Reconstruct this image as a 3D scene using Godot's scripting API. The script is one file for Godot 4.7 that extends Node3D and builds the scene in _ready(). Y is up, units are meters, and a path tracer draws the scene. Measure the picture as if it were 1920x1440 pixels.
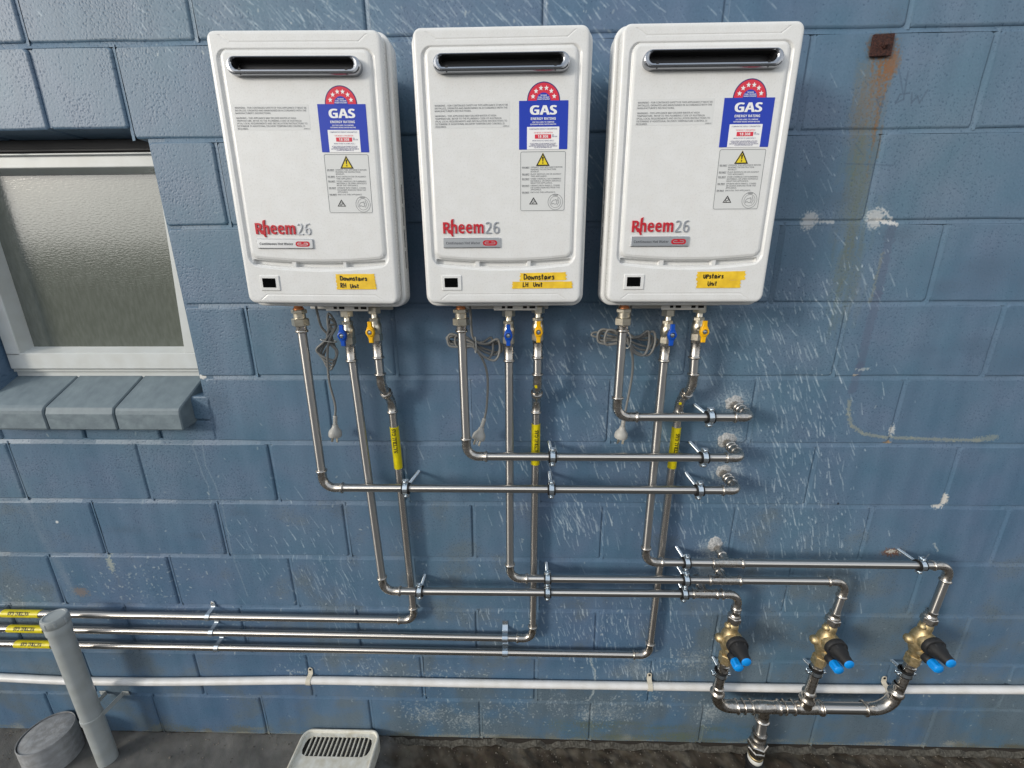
extends Node3D
# Three gas water heaters on a painted block wall with stainless pipework.  Metres, y up, wall face at z = 0.

var M := {}
var rng := RandomNumberGenerator.new()
var taken := {}
var fonts := {}
const OX := 0.0248          # x of a perpend in the even courses
const TX0 := -0.9           # left edge of the wall texture
const TS := 518.5           # texels per metre on the wall
const TW := 2048
const TH := 1216


# ---------------------------------------------------------------- mesh collector
class MB:
	var v := PackedVector3Array()
	var n := PackedVector3Array()
	var u := PackedVector2Array()
	var c := PackedColorArray()
	var col := Color.WHITE
	var use_c := false

	func tri(a: Vector3, b: Vector3, d: Vector3, na: Vector3, nb: Vector3, nd: Vector3, ua := Vector2.ZERO, ub := Vector2.ZERO, ud := Vector2.ZERO) -> void:
		if (b - a).cross(d - a).dot(na + nb + nd) > 0.0:
			v.append_array([a, d, b]); n.append_array([na, nd, nb]); u.append_array([ua, ud, ub])
		else:
			v.append_array([a, b, d]); n.append_array([na, nb, nd]); u.append_array([ua, ub, ud])
		if use_c:
			c.append_array([col, col, col])

	func flat(a: Vector3, b: Vector3, d: Vector3, out: Vector3) -> void:
		var k := (b - a).cross(d - a)
		if k.length_squared() < 1e-18:
			return
		k = k.normalized()
		if k.dot(out) < 0.0:
			k = -k
		tri(a, b, d, k, k, k)

	func quad(a: Vector3, b: Vector3, d: Vector3, e: Vector3, out: Vector3) -> void:
		flat(a, b, d, out); flat(a, d, e, out)

	func squad(a: Vector3, b: Vector3, d: Vector3, e: Vector3, na: Vector3, nb: Vector3, nd: Vector3, ne: Vector3, ua := Vector2.ZERO, ub := Vector2.ZERO, ud := Vector2.ZERO, ue := Vector2.ZERO) -> void:
		tri(a, b, d, na, nb, nd, ua, ub, ud); tri(a, d, e, na, nd, ne, ua, ud, ue)

	func mesh() -> ArrayMesh:
		var arr := []
		arr.resize(Mesh.ARRAY_MAX)
		arr[Mesh.ARRAY_VERTEX] = v; arr[Mesh.ARRAY_NORMAL] = n; arr[Mesh.ARRAY_TEX_UV] = u
		if use_c:
			arr[Mesh.ARRAY_COLOR] = c
		var st := SurfaceTool.new()
		st.create_from_arrays(arr)
		st.index()
		return st.commit()


# ---------------------------------------------------------------- naming
func numbered(called: String) -> String:
	var k: int = taken.get(called, 0)
	taken[called] = k + 1
	return called if k == 0 else "%s_%03d" % [called, k]


func thing(called: String, label: String, category: String, at := Vector3.ZERO, group := "") -> Node3D:
	var o := Node3D.new()
	o.name = numbered(called)
	o.position = at
	o.set_meta("label", label)
	o.set_meta("category", category)
	if group:
		o.set_meta("group", group)
	add_child(o, true)
	return o


func part(called: String, mb: MB, mat: Material, parent: Node3D) -> MeshInstance3D:
	var o := MeshInstance3D.new()
	o.mesh = mb.mesh()
	o.material_override = mat
	var nm := called
	var k := 0
	while parent.has_node(nm):
		k += 1
		nm = "%s_%03d" % [called, k]
	o.name = nm
	parent.add_child(o, true)
	return o


func structure(called: String, mb: MB, mat: Material) -> MeshInstance3D:
	var o := part(called, mb, mat, self)
	o.set_meta("kind", "structure")
	return o


# ---------------------------------------------------------------- shapes
func frame_of(dir: Vector3) -> Basis:
	var d := dir.normalized()
	var up := Vector3.UP if absf(d.y) < 0.9 else Vector3.BACK
	var x := up.cross(d).normalized()
	return Basis(x, d.cross(x).normalized(), d)


func tube(mb: MB, pts: PackedVector3Array, r: float, seg := 16, caps := true) -> void:
	var rings := []
	var norms := []
	var b := frame_of(pts[1] - pts[0])
	var side := b.x
	for i in pts.size():
		var t: Vector3
		if i == 0: t = pts[1] - pts[0]
		elif i == pts.size() - 1: t = pts[i] - pts[i - 1]
		else: t = (pts[i + 1] - pts[i]).normalized() + (pts[i] - pts[i - 1]).normalized()
		t = t.normalized()
		side = (side - t * side.dot(t)).normalized()
		var oth := t.cross(side)
		var ring := PackedVector3Array()
		var nr := PackedVector3Array()
		for k in seg:
			var a := TAU * k / seg
			var q := side * cos(a) + oth * sin(a)
			nr.append(q); ring.append(pts[i] + q * r)
		rings.append(ring); norms.append(nr)
		if caps and (i == 0 or i == pts.size() - 1):
			var out := -t if i == 0 else t
			for k in seg:
				mb.tri(pts[i], ring[k], ring[(k + 1) % seg], out, out, out)
	var run := 0.0
	for i in pts.size() - 1:
		var far := run + pts[i].distance_to(pts[i + 1]) * 4.0
		for k in seg:
			var l := (k + 1) % seg
			var v0 := float(k) / seg
			var v1 := float(k + 1) / seg
			mb.squad(rings[i][k], rings[i][l], rings[i + 1][l], rings[i + 1][k], norms[i][k], norms[i][l], norms[i + 1][l], norms[i + 1][k], Vector2(run, v0), Vector2(run, v1), Vector2(far, v1), Vector2(far, v0))
		run = far


# profile of (radius, height) along dir from a
func lathe(mb: MB, a: Vector3, dir: Vector3, prof: Array, seg := 24) -> void:
	var b := frame_of(dir)
	var segn := []
	for i in prof.size() - 1:
		var d: Vector2 = prof[i + 1] - prof[i]
		segn.append(Vector2(d.y, -d.x).normalized())
	var run := 0.0
	for i in prof.size() - 1:
		var n0: Vector2 = segn[i]
		var n1: Vector2 = segn[i]
		if i > 0 and segn[i - 1].dot(segn[i]) > 0.6: n0 = (segn[i - 1] + segn[i]).normalized()
		if i < prof.size() - 2 and segn[i + 1].dot(segn[i]) > 0.6: n1 = (segn[i + 1] + segn[i]).normalized()
		var p: Vector2 = prof[i]
		var q: Vector2 = prof[i + 1]
		var far := run + p.distance_to(q) * 4.0
		for k in seg:
			var c0 := b.x * cos(TAU * k / seg) + b.y * sin(TAU * k / seg)
			var c1 := b.x * cos(TAU * (k + 1) / seg) + b.y * sin(TAU * (k + 1) / seg)
			var p0 := a + c0 * p.x + b.z * p.y
			var p1 := a + c1 * p.x + b.z * p.y
			var q0 := a + c0 * q.x + b.z * q.y
			var q1 := a + c1 * q.x + b.z * q.y
			var np0 := c0 * n0.x + b.z * n0.y
			var np1 := c1 * n0.x + b.z * n0.y
			var nq0 := c0 * n1.x + b.z * n1.y
			var nq1 := c1 * n1.x + b.z * n1.y
			var t0 := Vector2(run, float(k) / seg)
			var t1 := Vector2(run, float(k + 1) / seg)
			var t2 := Vector2(far, float(k + 1) / seg)
			var t3 := Vector2(far, float(k) / seg)
			if p.x > 1e-6: mb.tri(p0, p1, q1, np0, np1, nq1, t0, t1, t2)
			if q.x > 1e-6: mb.tri(p0, q1, q0, np0, nq1, nq0, t0, t2, t3)
		run = far


func hexnut(mb: MB, a: Vector3, dir: Vector3, rc: float, h: float, turn := 0.0) -> void:
	var b := frame_of(dir)
	var ch := rc * 0.1
	var ri := rc * 0.9
	for k in 6:
		var c0 := b.x * cos(TAU * k / 6 + turn) + b.y * sin(TAU * k / 6 + turn)
		var c1 := b.x * cos(TAU * (k + 1) / 6 + turn) + b.y * sin(TAU * (k + 1) / 6 + turn)
		var out := c0 + c1
		var z0 := b.z * ch
		var z1 := b.z * (h - ch)
		mb.quad(a + c0 * rc + z0, a + c1 * rc + z0, a + c1 * rc + z1, a + c0 * rc + z1, out)
		mb.quad(a + c0 * rc + z1, a + c1 * rc + z1, a + c1 * ri + b.z * h, a + c0 * ri + b.z * h, out + b.z)
		mb.quad(a + c0 * rc + z0, a + c1 * rc + z0, a + c1 * ri, a + c0 * ri, out - b.z)
		mb.flat(a + b.z * h, a + c0 * ri + b.z * h, a + c1 * ri + b.z * h, b.z)
		mb.flat(a, a + c0 * ri, a + c1 * ri, -b.z)


func boxm(mb: MB, at: Vector3, size: Vector3, ch := 0.001, bs := Basis()) -> void:
	var h := size * 0.5
	var ax := [Vector3(1, 0, 0), Vector3(0, 1, 0), Vector3(0, 0, 1)]
	var p := func(s: Vector3, k: int) -> Vector3:   # corner s seen from axis k
		var q := Vector3(s.x * (h.x - ch), s.y * (h.y - ch), s.z * (h.z - ch))
		q[k] = s[k] * h[k]
		return at + bs * q
	for k in 3:
		for sg in [-1.0, 1.0]:
			var i := (k + 1) % 3
			var j := (k + 2) % 3
			var cs := []
			for e in [[-1.0, -1.0], [1.0, -1.0], [1.0, 1.0], [-1.0, 1.0]]:
				var s := Vector3.ZERO
				s[k] = sg; s[i] = e[0]; s[j] = e[1]
				cs.append(p.call(s, k))
			mb.quad(cs[0], cs[1], cs[2], cs[3], bs * (ax[k] * sg))
	for k in 3:
		var i := (k + 1) % 3
		var j := (k + 2) % 3
		for si in [-1.0, 1.0]:
			for sj in [-1.0, 1.0]:
				var s0 := Vector3.ZERO
				s0[i] = si; s0[j] = sj
				var s1 := s0
				s0[k] = -1.0; s1[k] = 1.0
				mb.quad(p.call(s0, i), p.call(s1, i), p.call(s1, j), p.call(s0, j), bs * (ax[i] * si + ax[j] * sj))
	for sx in [-1.0, 1.0]:
		for sy in [-1.0, 1.0]:
			for sz in [-1.0, 1.0]:
				var s := Vector3(sx, sy, sz)
				mb.flat(p.call(s, 0), p.call(s, 1), p.call(s, 2), bs * s)


# flat polygon (x, y) lifted by depth, base at xf, front at +z of xf
func prism(mb: MB, poly: PackedVector2Array, depth: float, xf: Transform3D, bevel := 0.0, back := false) -> void:
	var front := poly
	if bevel > 0.0:
		var off := Geometry2D.offset_polygon(poly, -bevel, Geometry2D.JOIN_MITER)
		if off.size() == 1 and off[0].size() == poly.size():
			# line both outlines up
			var o: PackedVector2Array = off[0]
			var best := 0
			for i in o.size():
				if o[i].distance_to(poly[0]) < o[best].distance_to(poly[0]): best = i
			front = PackedVector2Array()
			var fwd := 1 if Geometry2D.is_polygon_clockwise(o) == Geometry2D.is_polygon_clockwise(poly) else -1
			for i in o.size():
				front.append(o[posmod(best + i * fwd, o.size())])
	var idx := Geometry2D.triangulate_polygon(front)
	for i in range(0, idx.size(), 3):
		mb.flat(xf * Vector3(front[idx[i]].x, front[idx[i]].y, depth), xf * Vector3(front[idx[i + 1]].x, front[idx[i + 1]].y, depth), xf * Vector3(front[idx[i + 2]].x, front[idx[i + 2]].y, depth), xf.basis.z)
		if back:
			mb.flat(xf * Vector3(front[idx[i]].x, front[idx[i]].y, 0), xf * Vector3(front[idx[i + 1]].x, front[idx[i + 1]].y, 0), xf * Vector3(front[idx[i + 2]].x, front[idx[i + 2]].y, 0), -xf.basis.z)
	var sgn := 1.0 if Geometry2D.is_polygon_clockwise(poly) else -1.0
	for i in poly.size():
		var j := (i + 1) % poly.size()
		var e := poly[j] - poly[i]
		var o3 := xf.basis * (Vector3(-e.y, e.x, 0) * sgn)
		var mid := depth - bevel
		mb.quad(xf * Vector3(poly[i].x, poly[i].y, 0), xf * Vector3(poly[j].x, poly[j].y, 0), xf * Vector3(poly[j].x, poly[j].y, mid), xf * Vector3(poly[i].x, poly[i].y, mid), o3)
		if bevel > 0.0 and front != poly:
			mb.quad(xf * Vector3(poly[i].x, poly[i].y, mid), xf * Vector3(poly[j].x, poly[j].y, mid), xf * Vector3(front[j].x, front[j].y, depth), xf * Vector3(front[i].x, front[i].y, depth), o3.normalized() + xf.basis.z)


func rrect(x0: float, y0: float, x1: float, y1: float, r: float, n := 5) -> PackedVector2Array:
	var p := PackedVector2Array()
	var cs := [Vector2(x1 - r, y1 - r), Vector2(x0 + r, y1 - r), Vector2(x0 + r, y0 + r), Vector2(x1 - r, y0 + r)]
	for k in 4:
		for i in n + 1:
			var a := PI / 2 * (k + float(i) / n)
			p.append(cs[k] + Vector2(cos(a), sin(a)) * r)
	return p


func circle(c: Vector2, r: float, n := 24, a0 := 0.0, a1 := TAU) -> PackedVector2Array:
	var p := PackedVector2Array()
	for i in n:
		var a := a0 + (a1 - a0) * i / (n if a1 - a0 >= TAU - 0.01 else n - 1)
		p.append(c + Vector2(cos(a), sin(a)) * r)
	return p


# mitred flat stroke
func ribbon(mb: MB, pts: PackedVector2Array, w: float, z: float, xf: Transform3D, closed := false) -> void:
	var l := []
	var r := []
	var n := pts.size()
	for i in n:
		var d0 := (pts[i] - pts[posmod(i - 1, n)]).normalized() if (i > 0 or closed) else (pts[1] - pts[0]).normalized()
		var d1 := (pts[(i + 1) % n] - pts[i]).normalized() if (i < n - 1 or closed) else d0
		var t := (d0 + d1).normalized()
		if t == Vector2.ZERO: t = d0
		var k := Vector2(-t.y, t.x) * w * 0.5 / maxf(0.5, t.dot(d0))
		l.append(xf * Vector3(pts[i].x + k.x, pts[i].y + k.y, z))
		r.append(xf * Vector3(pts[i].x - k.x, pts[i].y - k.y, z))
	for i in (n if closed else n - 1):
		var j := (i + 1) % n
		mb.quad(l[i], r[i], r[j], l[j], xf.basis.z)


func font(key: String) -> Font:
	if not fonts.has(key):
		var f := SystemFont.new()
		f.font_names = PackedStringArray(["Droid Serif" if key.begins_with("serif") else "Droid Sans"])
		f.font_weight = 700 if key.ends_with("bold") else 400
		fonts[key] = f
	return fonts[key]


# lettering: cap height h, baseline start (align -1), centre (0) at (0, 0); width w squeezes it to fit; bend maps flat points to the surface
func text(mb: MB, s: String, h: float, at: Vector2, align: int, key: String, xf: Transform3D, z := 0.0003, w := 0.0, depth := 0.0, bend = null, slant := 0.0) -> void:
	var tm := TextMesh.new()
	tm.font = font(key)
	tm.font_size = 32
	tm.pixel_size = h / 0.714 / 32.0
	tm.curve_step = 2.0 if h < 0.008 else 0.8
	tm.depth = depth
	tm.horizontal_alignment = HORIZONTAL_ALIGNMENT_LEFT
	tm.vertical_alignment = VERTICAL_ALIGNMENT_CENTER
	tm.text = s
	var arr := tm.get_mesh_arrays()
	if arr.is_empty() or arr[Mesh.ARRAY_VERTEX] == null:
		return
	var vs: PackedVector3Array = arr[Mesh.ARRAY_VERTEX]
	var ns: PackedVector3Array = arr[Mesh.ARRAY_NORMAL]
	var ix: PackedInt32Array = arr[Mesh.ARRAY_INDEX]
	if vs.is_empty():
		return
	var x0 := 1e9
	var x1 := -1e9
	for p in vs:
		x0 = minf(x0, p.x); x1 = maxf(x1, p.x)
	# baseline of this font inside a centred line
	if not fonts.has(key + "base"):
		tm.text = "H"
		var low := 1e9
		for p in tm.get_mesh_arrays()[Mesh.ARRAY_VERTEX]:
			low = minf(low, p.y)
		fonts[key + "base"] = low / h
	var base: float = fonts[key + "base"] * h
	var sx := 1.0 if w == 0.0 else w / (x1 - x0)
	var off := at.x - (0.0 if align < 0 else (x1 - x0) * sx * (0.5 if align == 0 else 1.0))
	var f := func(p: Vector3) -> Vector3:
		var q := Vector3((p.x - x0) * sx + off + (p.y - base) * slant, p.y - base + at.y, p.z + depth * 0.5 + z)
		return xf * q if bend == null else bend.call(q)
	for i in range(0, ix.size(), 3):
		var a: Vector3 = f.call(vs[ix[i]])
		var b: Vector3 = f.call(vs[ix[i + 1]])
		var c: Vector3 = f.call(vs[ix[i + 2]])
		if (bend != null):
			mb.flat(a, b, c, bend.call(Vector3(0, 0, 1)) - bend.call(Vector3.ZERO))
		else:
			var nn := xf.basis * ns[ix[i]]
			mb.flat(a, b, c, nn)


# points of a polyline whose corners are rounded with radius rad
func arc_between(a: Vector3, corner: Vector3, b: Vector3, rad: float, n := 8) -> PackedVector3Array:
	var d0 := (a - corner).normalized()
	var d1 := (b - corner).normalized()
	var half := acos(clampf(d0.dot(d1), -1, 1)) / 2
	var cut := rad / tan(half)
	var c := corner + (d0 + d1).normalized() * rad / sin(half)
	var p0 := corner + d0 * cut
	var p1 := corner + d1 * cut
	var out := PackedVector3Array()
	var v0 := p0 - c
	var ang := v0.angle_to(p1 - c)
	var axis := v0.cross(p1 - c).normalized()
	for i in n + 1:
		out.append(c + v0.rotated(axis, ang * i / n))
	return out


func spline(ctrl: Array, per := 8) -> PackedVector3Array:
	var out := PackedVector3Array()
	for i in ctrl.size() - 1:
		var p0: Vector3 = ctrl[maxi(i - 1, 0)]
		var p1: Vector3 = ctrl[i]
		var p2: Vector3 = ctrl[i + 1]
		var p3: Vector3 = ctrl[mini(i + 2, ctrl.size() - 1)]
		for k in per:
			out.append(p1.cubic_interpolate(p2, p0, p3, float(k) / per))
	out.append(ctrl[-1])
	return out


# ---------------------------------------------------------------- materials
func std(col: Color, rough := 0.5, metal := 0.0) -> StandardMaterial3D:
	var m := StandardMaterial3D.new()
	m.albedo_color = col
	m.roughness = rough
	m.metallic = metal
	return m


func noise_tex(freq: float, octs: int, lo: Color, hi: Color, size := 256, sd := 1, stretch := Vector2.ONE) -> ImageTexture:
	var f := FastNoiseLite.new()
	f.seed = sd
	f.noise_type = FastNoiseLite.TYPE_SIMPLEX_SMOOTH
	f.frequency = freq
	f.fractal_octaves = octs
	var im := f.get_seamless_image(int(size * stretch.x), int(size * stretch.y))
	im.resize(size, size)
	var data := im.get_data()
	var outb := PackedByteArray()
	outb.resize(size * size * 3)
	for i in size * size:
		var t := clampf((data[i] / 255.0 - 0.5) * 1.5 + 0.5, 0, 1)
		var c := lo.lerp(hi, t)
		outb[i * 3] = int(c.r * 255); outb[i * 3 + 1] = int(c.g * 255); outb[i * 3 + 2] = int(c.b * 255)
	return ImageTexture.create_from_image(Image.create_from_data(size, size, false, Image.FORMAT_RGB8, outb))


func tri_map(m: StandardMaterial3D, metres: float) -> void:
	m.uv1_triplanar = true
	m.uv1_world_triplanar = true
	m.uv1_scale = Vector3.ONE / metres


func make_materials() -> void:
	var g := Color.WHITE
	var grain := noise_tex(0.03, 4, Color(0.72, 0.72, 0.72), g, 256, 3)
	var mottled := noise_tex(0.02, 5, Color(0.6, 0.6, 0.6), g, 256, 5)
	var brushed := noise_tex(0.02, 4, Color(0.55, 0.55, 0.55), g, 256, 9, Vector2(6, 1))
	var steel := std(Color(0.76, 0.75, 0.735), 0.30, 1.0)
	steel.anisotropy_enabled = true
	steel.anisotropy = 0.98
	M.steel = steel
	var gas := std(Color(0.76, 0.74, 0.715), 0.27, 1.0)
	gas.anisotropy_enabled = true
	gas.anisotropy = 0.96
	M.gas = gas
	var fit := std(Color(0.80, 0.785, 0.765), 0.34, 1.0)
	fit.roughness_texture = mottled
	fit.albedo_texture = noise_tex(0.025, 4, Color(0.86, 0.84, 0.81), g, 256, 11)
	tri_map(fit, 0.07)
	M.fit = fit
	var nickel := std(Color(0.88, 0.85, 0.78), 0.40, 1.0)
	nickel.roughness_texture = grain
	tri_map(nickel, 0.05)
	M.nickel = nickel
	M.copper = std(Color(0.78, 0.52, 0.36), 0.4, 1.0)
	var brass := std(Color(0.86, 0.785, 0.63), 0.6, 1.0)
	brass.albedo_texture = noise_tex(0.02, 4, Color(0.82, 0.80, 0.74), g, 256, 12)
	brass.roughness_texture = grain
	tri_map(brass, 0.06)
	M.brass = brass
	M.zinc = std(Color(0.83, 0.87, 0.90), 0.26, 1.0)
	M.rubber = std(Color(0.045, 0.047, 0.055), 0.6)
	M.black = std(Color(0.10, 0.10, 0.105), 0.58)
	M.throat = std(Color(0.26, 0.26, 0.265), 0.32, 0.6)
	M.hole = std(Color(0.03, 0.03, 0.03), 0.8)
	M.blue = std(Color(0.04, 0.30, 0.70), 0.35)
	M.cap_blue = std(Color(0.0, 0.55, 0.88), 0.45)
	M.yellow = std(Color(0.95, 0.72, 0.05), 0.36)
	var sleeve := std(Color(0.88, 0.81, 0.02), 0.42)
	sleeve.albedo_texture = noise_tex(0.012, 3, Color(0.9, 0.9, 0.88), g, 256, 14)
	tri_map(sleeve, 0.1)
	M.sleeve = sleeve
	var tape := std(Color(0.97, 0.81, 0.19), 0.55)
	tape.albedo_texture = noise_tex(0.01, 4, Color(0.92, 0.90, 0.85), g, 256, 15)
	tri_map(tape, 0.08)
	M.tape = tape
	var cover := std(Color(0.876, 0.878, 0.874), 0.34)
	cover.albedo_texture = noise_tex(0.008, 5, Color(0.985, 0.984, 0.98), g, 256, 55)
	cover.roughness_texture = noise_tex(0.06, 3, Color(0.75, 0.75, 0.75), g, 256, 16)
	cover.heightmap_enabled = true
	cover.heightmap_texture = noise_tex(0.09, 2, Color.BLACK, g, 256, 17)
	cover.heightmap_scale = 0.004
	tri_map(cover, 0.09)
	M.cover = cover
	M.cabinet = std(Color(0.80, 0.795, 0.775), 0.42)
	M.white_ink = std(Color(0.93, 0.93, 0.93), 0.5)
	M.grey_ink = std(Color(0.33, 0.34, 0.36), 0.5)
	M.black_ink = std(Color(0.05, 0.05, 0.06), 0.5)
	M.film = std(Color(0.850, 0.853, 0.848), 0.22)
	M.notice = std(Color(0.835, 0.84, 0.835), 0.3)
	M.label_blue = std(Color(0.03, 0.20, 0.68), 0.3)
	M.label_navy = std(Color(0.13, 0.10, 0.42), 0.3)
	M.label_red = std(Color(0.84, 0.16, 0.25), 0.3)
	M.sign_yellow = std(Color(0.90, 0.80, 0.08), 0.3)
	M.logo_red = std(Color(0.74, 0.09, 0.16), 0.25)
	M.logo_silver = std(Color(0.72, 0.73, 0.75), 0.28, 1.0)
	M.badge = std(Color(0.78, 0.79, 0.80), 0.3, 1.0)
	M.chrome = std(Color(0.66, 0.67, 0.69), 0.22, 1.0)
	M.screen = std(Color(0.02, 0.025, 0.03), 0.1)
	M.cord = std(Color(0.50, 0.50, 0.49), 0.5)
	M.plug = std(Color(0.68, 0.675, 0.655), 0.45)
	M.tie = std(Color(0.80, 0.80, 0.78), 0.5)
	var conduit := std(Color(0.90, 0.90, 0.90), 0.4)
	conduit.albedo_texture = noise_tex(0.012, 5, Color(0.93, 0.92, 0.90), g, 256, 18)
	tri_map(conduit, 0.3)
	M.conduit = conduit
	M.clip_white = std(Color(0.80, 0.77, 0.70), 0.5)
	var pvc := std(Color(0.67, 0.69, 0.69), 0.36)
	pvc.albedo_texture = noise_tex(0.014, 4, Color(0.93, 0.925, 0.91), g, 256, 19)
	tri_map(pvc, 0.3)
	M.pvc = pvc
	var conc := std(Color(0.60, 0.605, 0.61), 0.8)
	conc.albedo_texture = noise_tex(0.015, 5, Color(0.84, 0.83, 0.82), g, 256, 20)
	conc.heightmap_enabled = true
	conc.heightmap_texture = noise_tex(0.06, 4, Color.BLACK, g, 256, 21)
	conc.heightmap_scale = 0.03
	tri_map(conc, 0.12)
	M.concrete = conc
	var grate := std(Color(0.86, 0.855, 0.82), 0.5)
	grate.albedo_texture = noise_tex(0.015, 5, Color(0.90, 0.88, 0.84), g, 256, 22)
	tri_map(grate, 0.18)
	M.grate = grate
	var rust := std(Color(0.30, 0.17, 0.13), 0.85)
	rust.albedo_texture = noise_tex(0.03, 5, Color(0.55, 0.5, 0.55), g, 256, 23)
	rust.heightmap_enabled = true
	rust.heightmap_texture = noise_tex(0.05, 4, Color.BLACK, g, 256, 24)
	rust.heightmap_scale = 0.05
	tri_map(rust, 0.05)
	M.rust = rust
	var plaster := std(Color(0.78, 0.78, 0.775), 0.9)
	plaster.albedo_texture = noise_tex(0.03, 5, Color(0.66, 0.68, 0.70), g, 256, 25)
	plaster.heightmap_enabled = true
	plaster.heightmap_texture = noise_tex(0.06, 4, Color.BLACK, g, 256, 26)
	plaster.heightmap_scale = 0.08
	tri_map(plaster, 0.06)
	M.plaster = plaster
	var alu := std(Color(0.81, 0.825, 0.82), 0.4)
	alu.albedo_texture = noise_tex(0.012, 5, Color(0.965, 0.96, 0.95), g, 256, 27)
	tri_map(alu, 0.25)
	M.window_frame = alu
	var glass := std(Color(0.42, 0.44, 0.41), 0.14)
	glass.metallic_specular = 0.72
	glass.clearcoat_enabled = true
	glass.clearcoat = 1.0
	glass.clearcoat_roughness = 0.12
	glass.albedo_texture = noise_tex(0.016, 4, Color(0.90, 0.90, 0.89), g, 256, 28, Vector2(4, 1))
	glass.heightmap_enabled = true
	glass.heightmap_texture = noise_tex(0.06, 3, Color.BLACK, g, 256, 29, Vector2(1, 2.5))
	glass.heightmap_scale = 0.012
	tri_map(glass, 0.2)
	M.glass = glass
	var sill := std(Color(0.46, 0.52, 0.555), 0.6)
	sill.albedo_texture = noise_tex(0.014, 5, Color(0.86, 0.86, 0.86), Color(1, 0.99, 0.97), 256, 30)
	sill.heightmap_enabled = true
	sill.heightmap_texture = noise_tex(0.03, 4, Color.BLACK, g, 256, 31)
	sill.heightmap_scale = 0.05
	tri_map(sill, 0.2)
	M.sill = sill
	var fence := std(Color(0.34, 0.33, 0.29), 0.8)
	fence.albedo_texture = noise_tex(0.02, 5, Color(0.6, 0.6, 0.6), g, 256, 33)
	tri_map(fence, 0.9)
	M.fence = fence
	var yard := std(Color(0.42, 0.41, 0.40), 0.9)
	yard.albedo_texture = noise_tex(0.02, 6, Color(0.75, 0.74, 0.72), g, 256, 34)
	tri_map(yard, 1.1)
	M.yard = yard
	var soil := std(g, 0.95)
	soil.vertex_color_use_as_albedo = true
	soil.heightmap_enabled = true
	soil.heightmap_texture = noise_tex(0.14, 4, Color.BLACK, g, 256, 35)
	soil.heightmap_scale = 0.12
	tri_map(soil, 0.1)
	M.soil = soil
	M.frame_shaded = std(Color(0.25, 0.25, 0.255), 0.5)  # window frame head, with the shade of the recess painted in as dark grey
	var pd := std(Color(0.38, 0.37, 0.345), 0.95)
	pd.albedo_texture = noise_tex(0.03, 5, Color(0.5, 0.49, 0.46), g, 256, 36)
	pd.heightmap_enabled = true
	pd.heightmap_texture = noise_tex(0.06, 4, Color.BLACK, g, 256, 37)
	pd.heightmap_scale = 0.05
	tri_map(pd, 0.09)
	M.plaster_dirty = pd
	M.soil_dark = std(Color(0.16, 0.14, 0.12), 0.95)


# ---------------------------------------------------------------- the wall's paint: colour, relief and everything splashed on it
var pc := PackedByteArray()     # colour, 3 bytes a texel
var ph := PackedByteArray()     # relief
var fine := PackedByteArray()
var patch := PackedByteArray()


func noise_bytes(freq: float, octs: int, sd: int, w := TW, h := TH, sx := 1, sy := 1) -> PackedByteArray:
	var f := FastNoiseLite.new()
	f.seed = sd
	f.frequency = freq
	f.fractal_octaves = octs
	f.noise_type = FastNoiseLite.TYPE_SIMPLEX_SMOOTH
	var im := f.get_image(w / sx, h / sy, false, false, false)
	if sx > 1 or sy > 1:
		im.resize(w, h, Image.INTERPOLATE_CUBIC)
	im.convert(Image.FORMAT_L8)
	return im.get_data()


func tpx(x: float, y: float) -> Vector2:
	return Vector2((x - TX0) * TS, TH - y * TS)


func put(i: int, col: Color, a: float, dh: float) -> void:
	var k := i * 3
	pc[k] = int(lerpf(pc[k], col.r8, a)); pc[k + 1] = int(lerpf(pc[k + 1], col.g8, a)); pc[k + 2] = int(lerpf(pc[k + 2], col.b8, a))
	if dh != 0.0:
		ph[i] = clampi(ph[i] + int(dh * a), 0, 255)


# a stroke of paint, plaster or pencil, metres
func stroke(a: Vector2, b: Vector2, w: float, col: Color, alpha: float, dh := 0.0, ragged := 0.0) -> void:
	var p := tpx(a.x, a.y)
	var q := tpx(b.x, b.y)
	var r := w * TS * 0.5
	var pad := r + 1.5
	var x0 := maxi(0, int(minf(p.x, q.x) - pad))
	var x1 := mini(TW - 1, int(maxf(p.x, q.x) + pad))
	var y0 := maxi(0, int(minf(p.y, q.y) - pad))
	var y1 := mini(TH - 1, int(maxf(p.y, q.y) + pad))
	var d := q - p
	var l2 := maxf(d.length_squared(), 0.01)
	for y in range(y0, y1 + 1):
		for x in range(x0, x1 + 1):
			var o := Vector2(x, y) - p
			var t := clampf(o.dot(d) / l2, 0, 1)
			var i := y * TW + x
			var e := r + 0.5 - o.distance_to(d * t)
			if ragged > 0.0:
				e += (fine[i] / 255.0 - 0.5) * ragged * TS
			if e > 0.0:
				put(i, col, minf(e, 1.0) * alpha, dh)


# an uneven blot, denser in the middle by grain, not by fade
func blot(c: Vector2, rx: float, ry: float, col: Color, alpha: float, grain: float, dh := 0.0, soft := 0.25) -> void:
	var p := tpx(c.x, c.y)
	var x0 := maxi(0, int(p.x - rx * TS * 1.6))
	var x1 := mini(TW - 1, int(p.x + rx * TS * 1.6))
	var y0 := maxi(0, int(p.y - ry * TS * 1.6))
	var y1 := mini(TH - 1, int(p.y + ry * TS * 1.6))
	for y in range(y0, y1 + 1):
		for x in range(x0, x1 + 1):
			var i := y * TW + x
			var d := Vector2((x - p.x) / (rx * TS), (y - p.y) / (ry * TS)).length()
			var e := (1.0 - d) + (fine[i] / 255.0 - 0.5) * grain + (patch[i] / 255.0 - 0.5) * 0.9
			if e > 0.0:
				put(i, col, minf(e / soft, 1.0) * alpha, dh)


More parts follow.
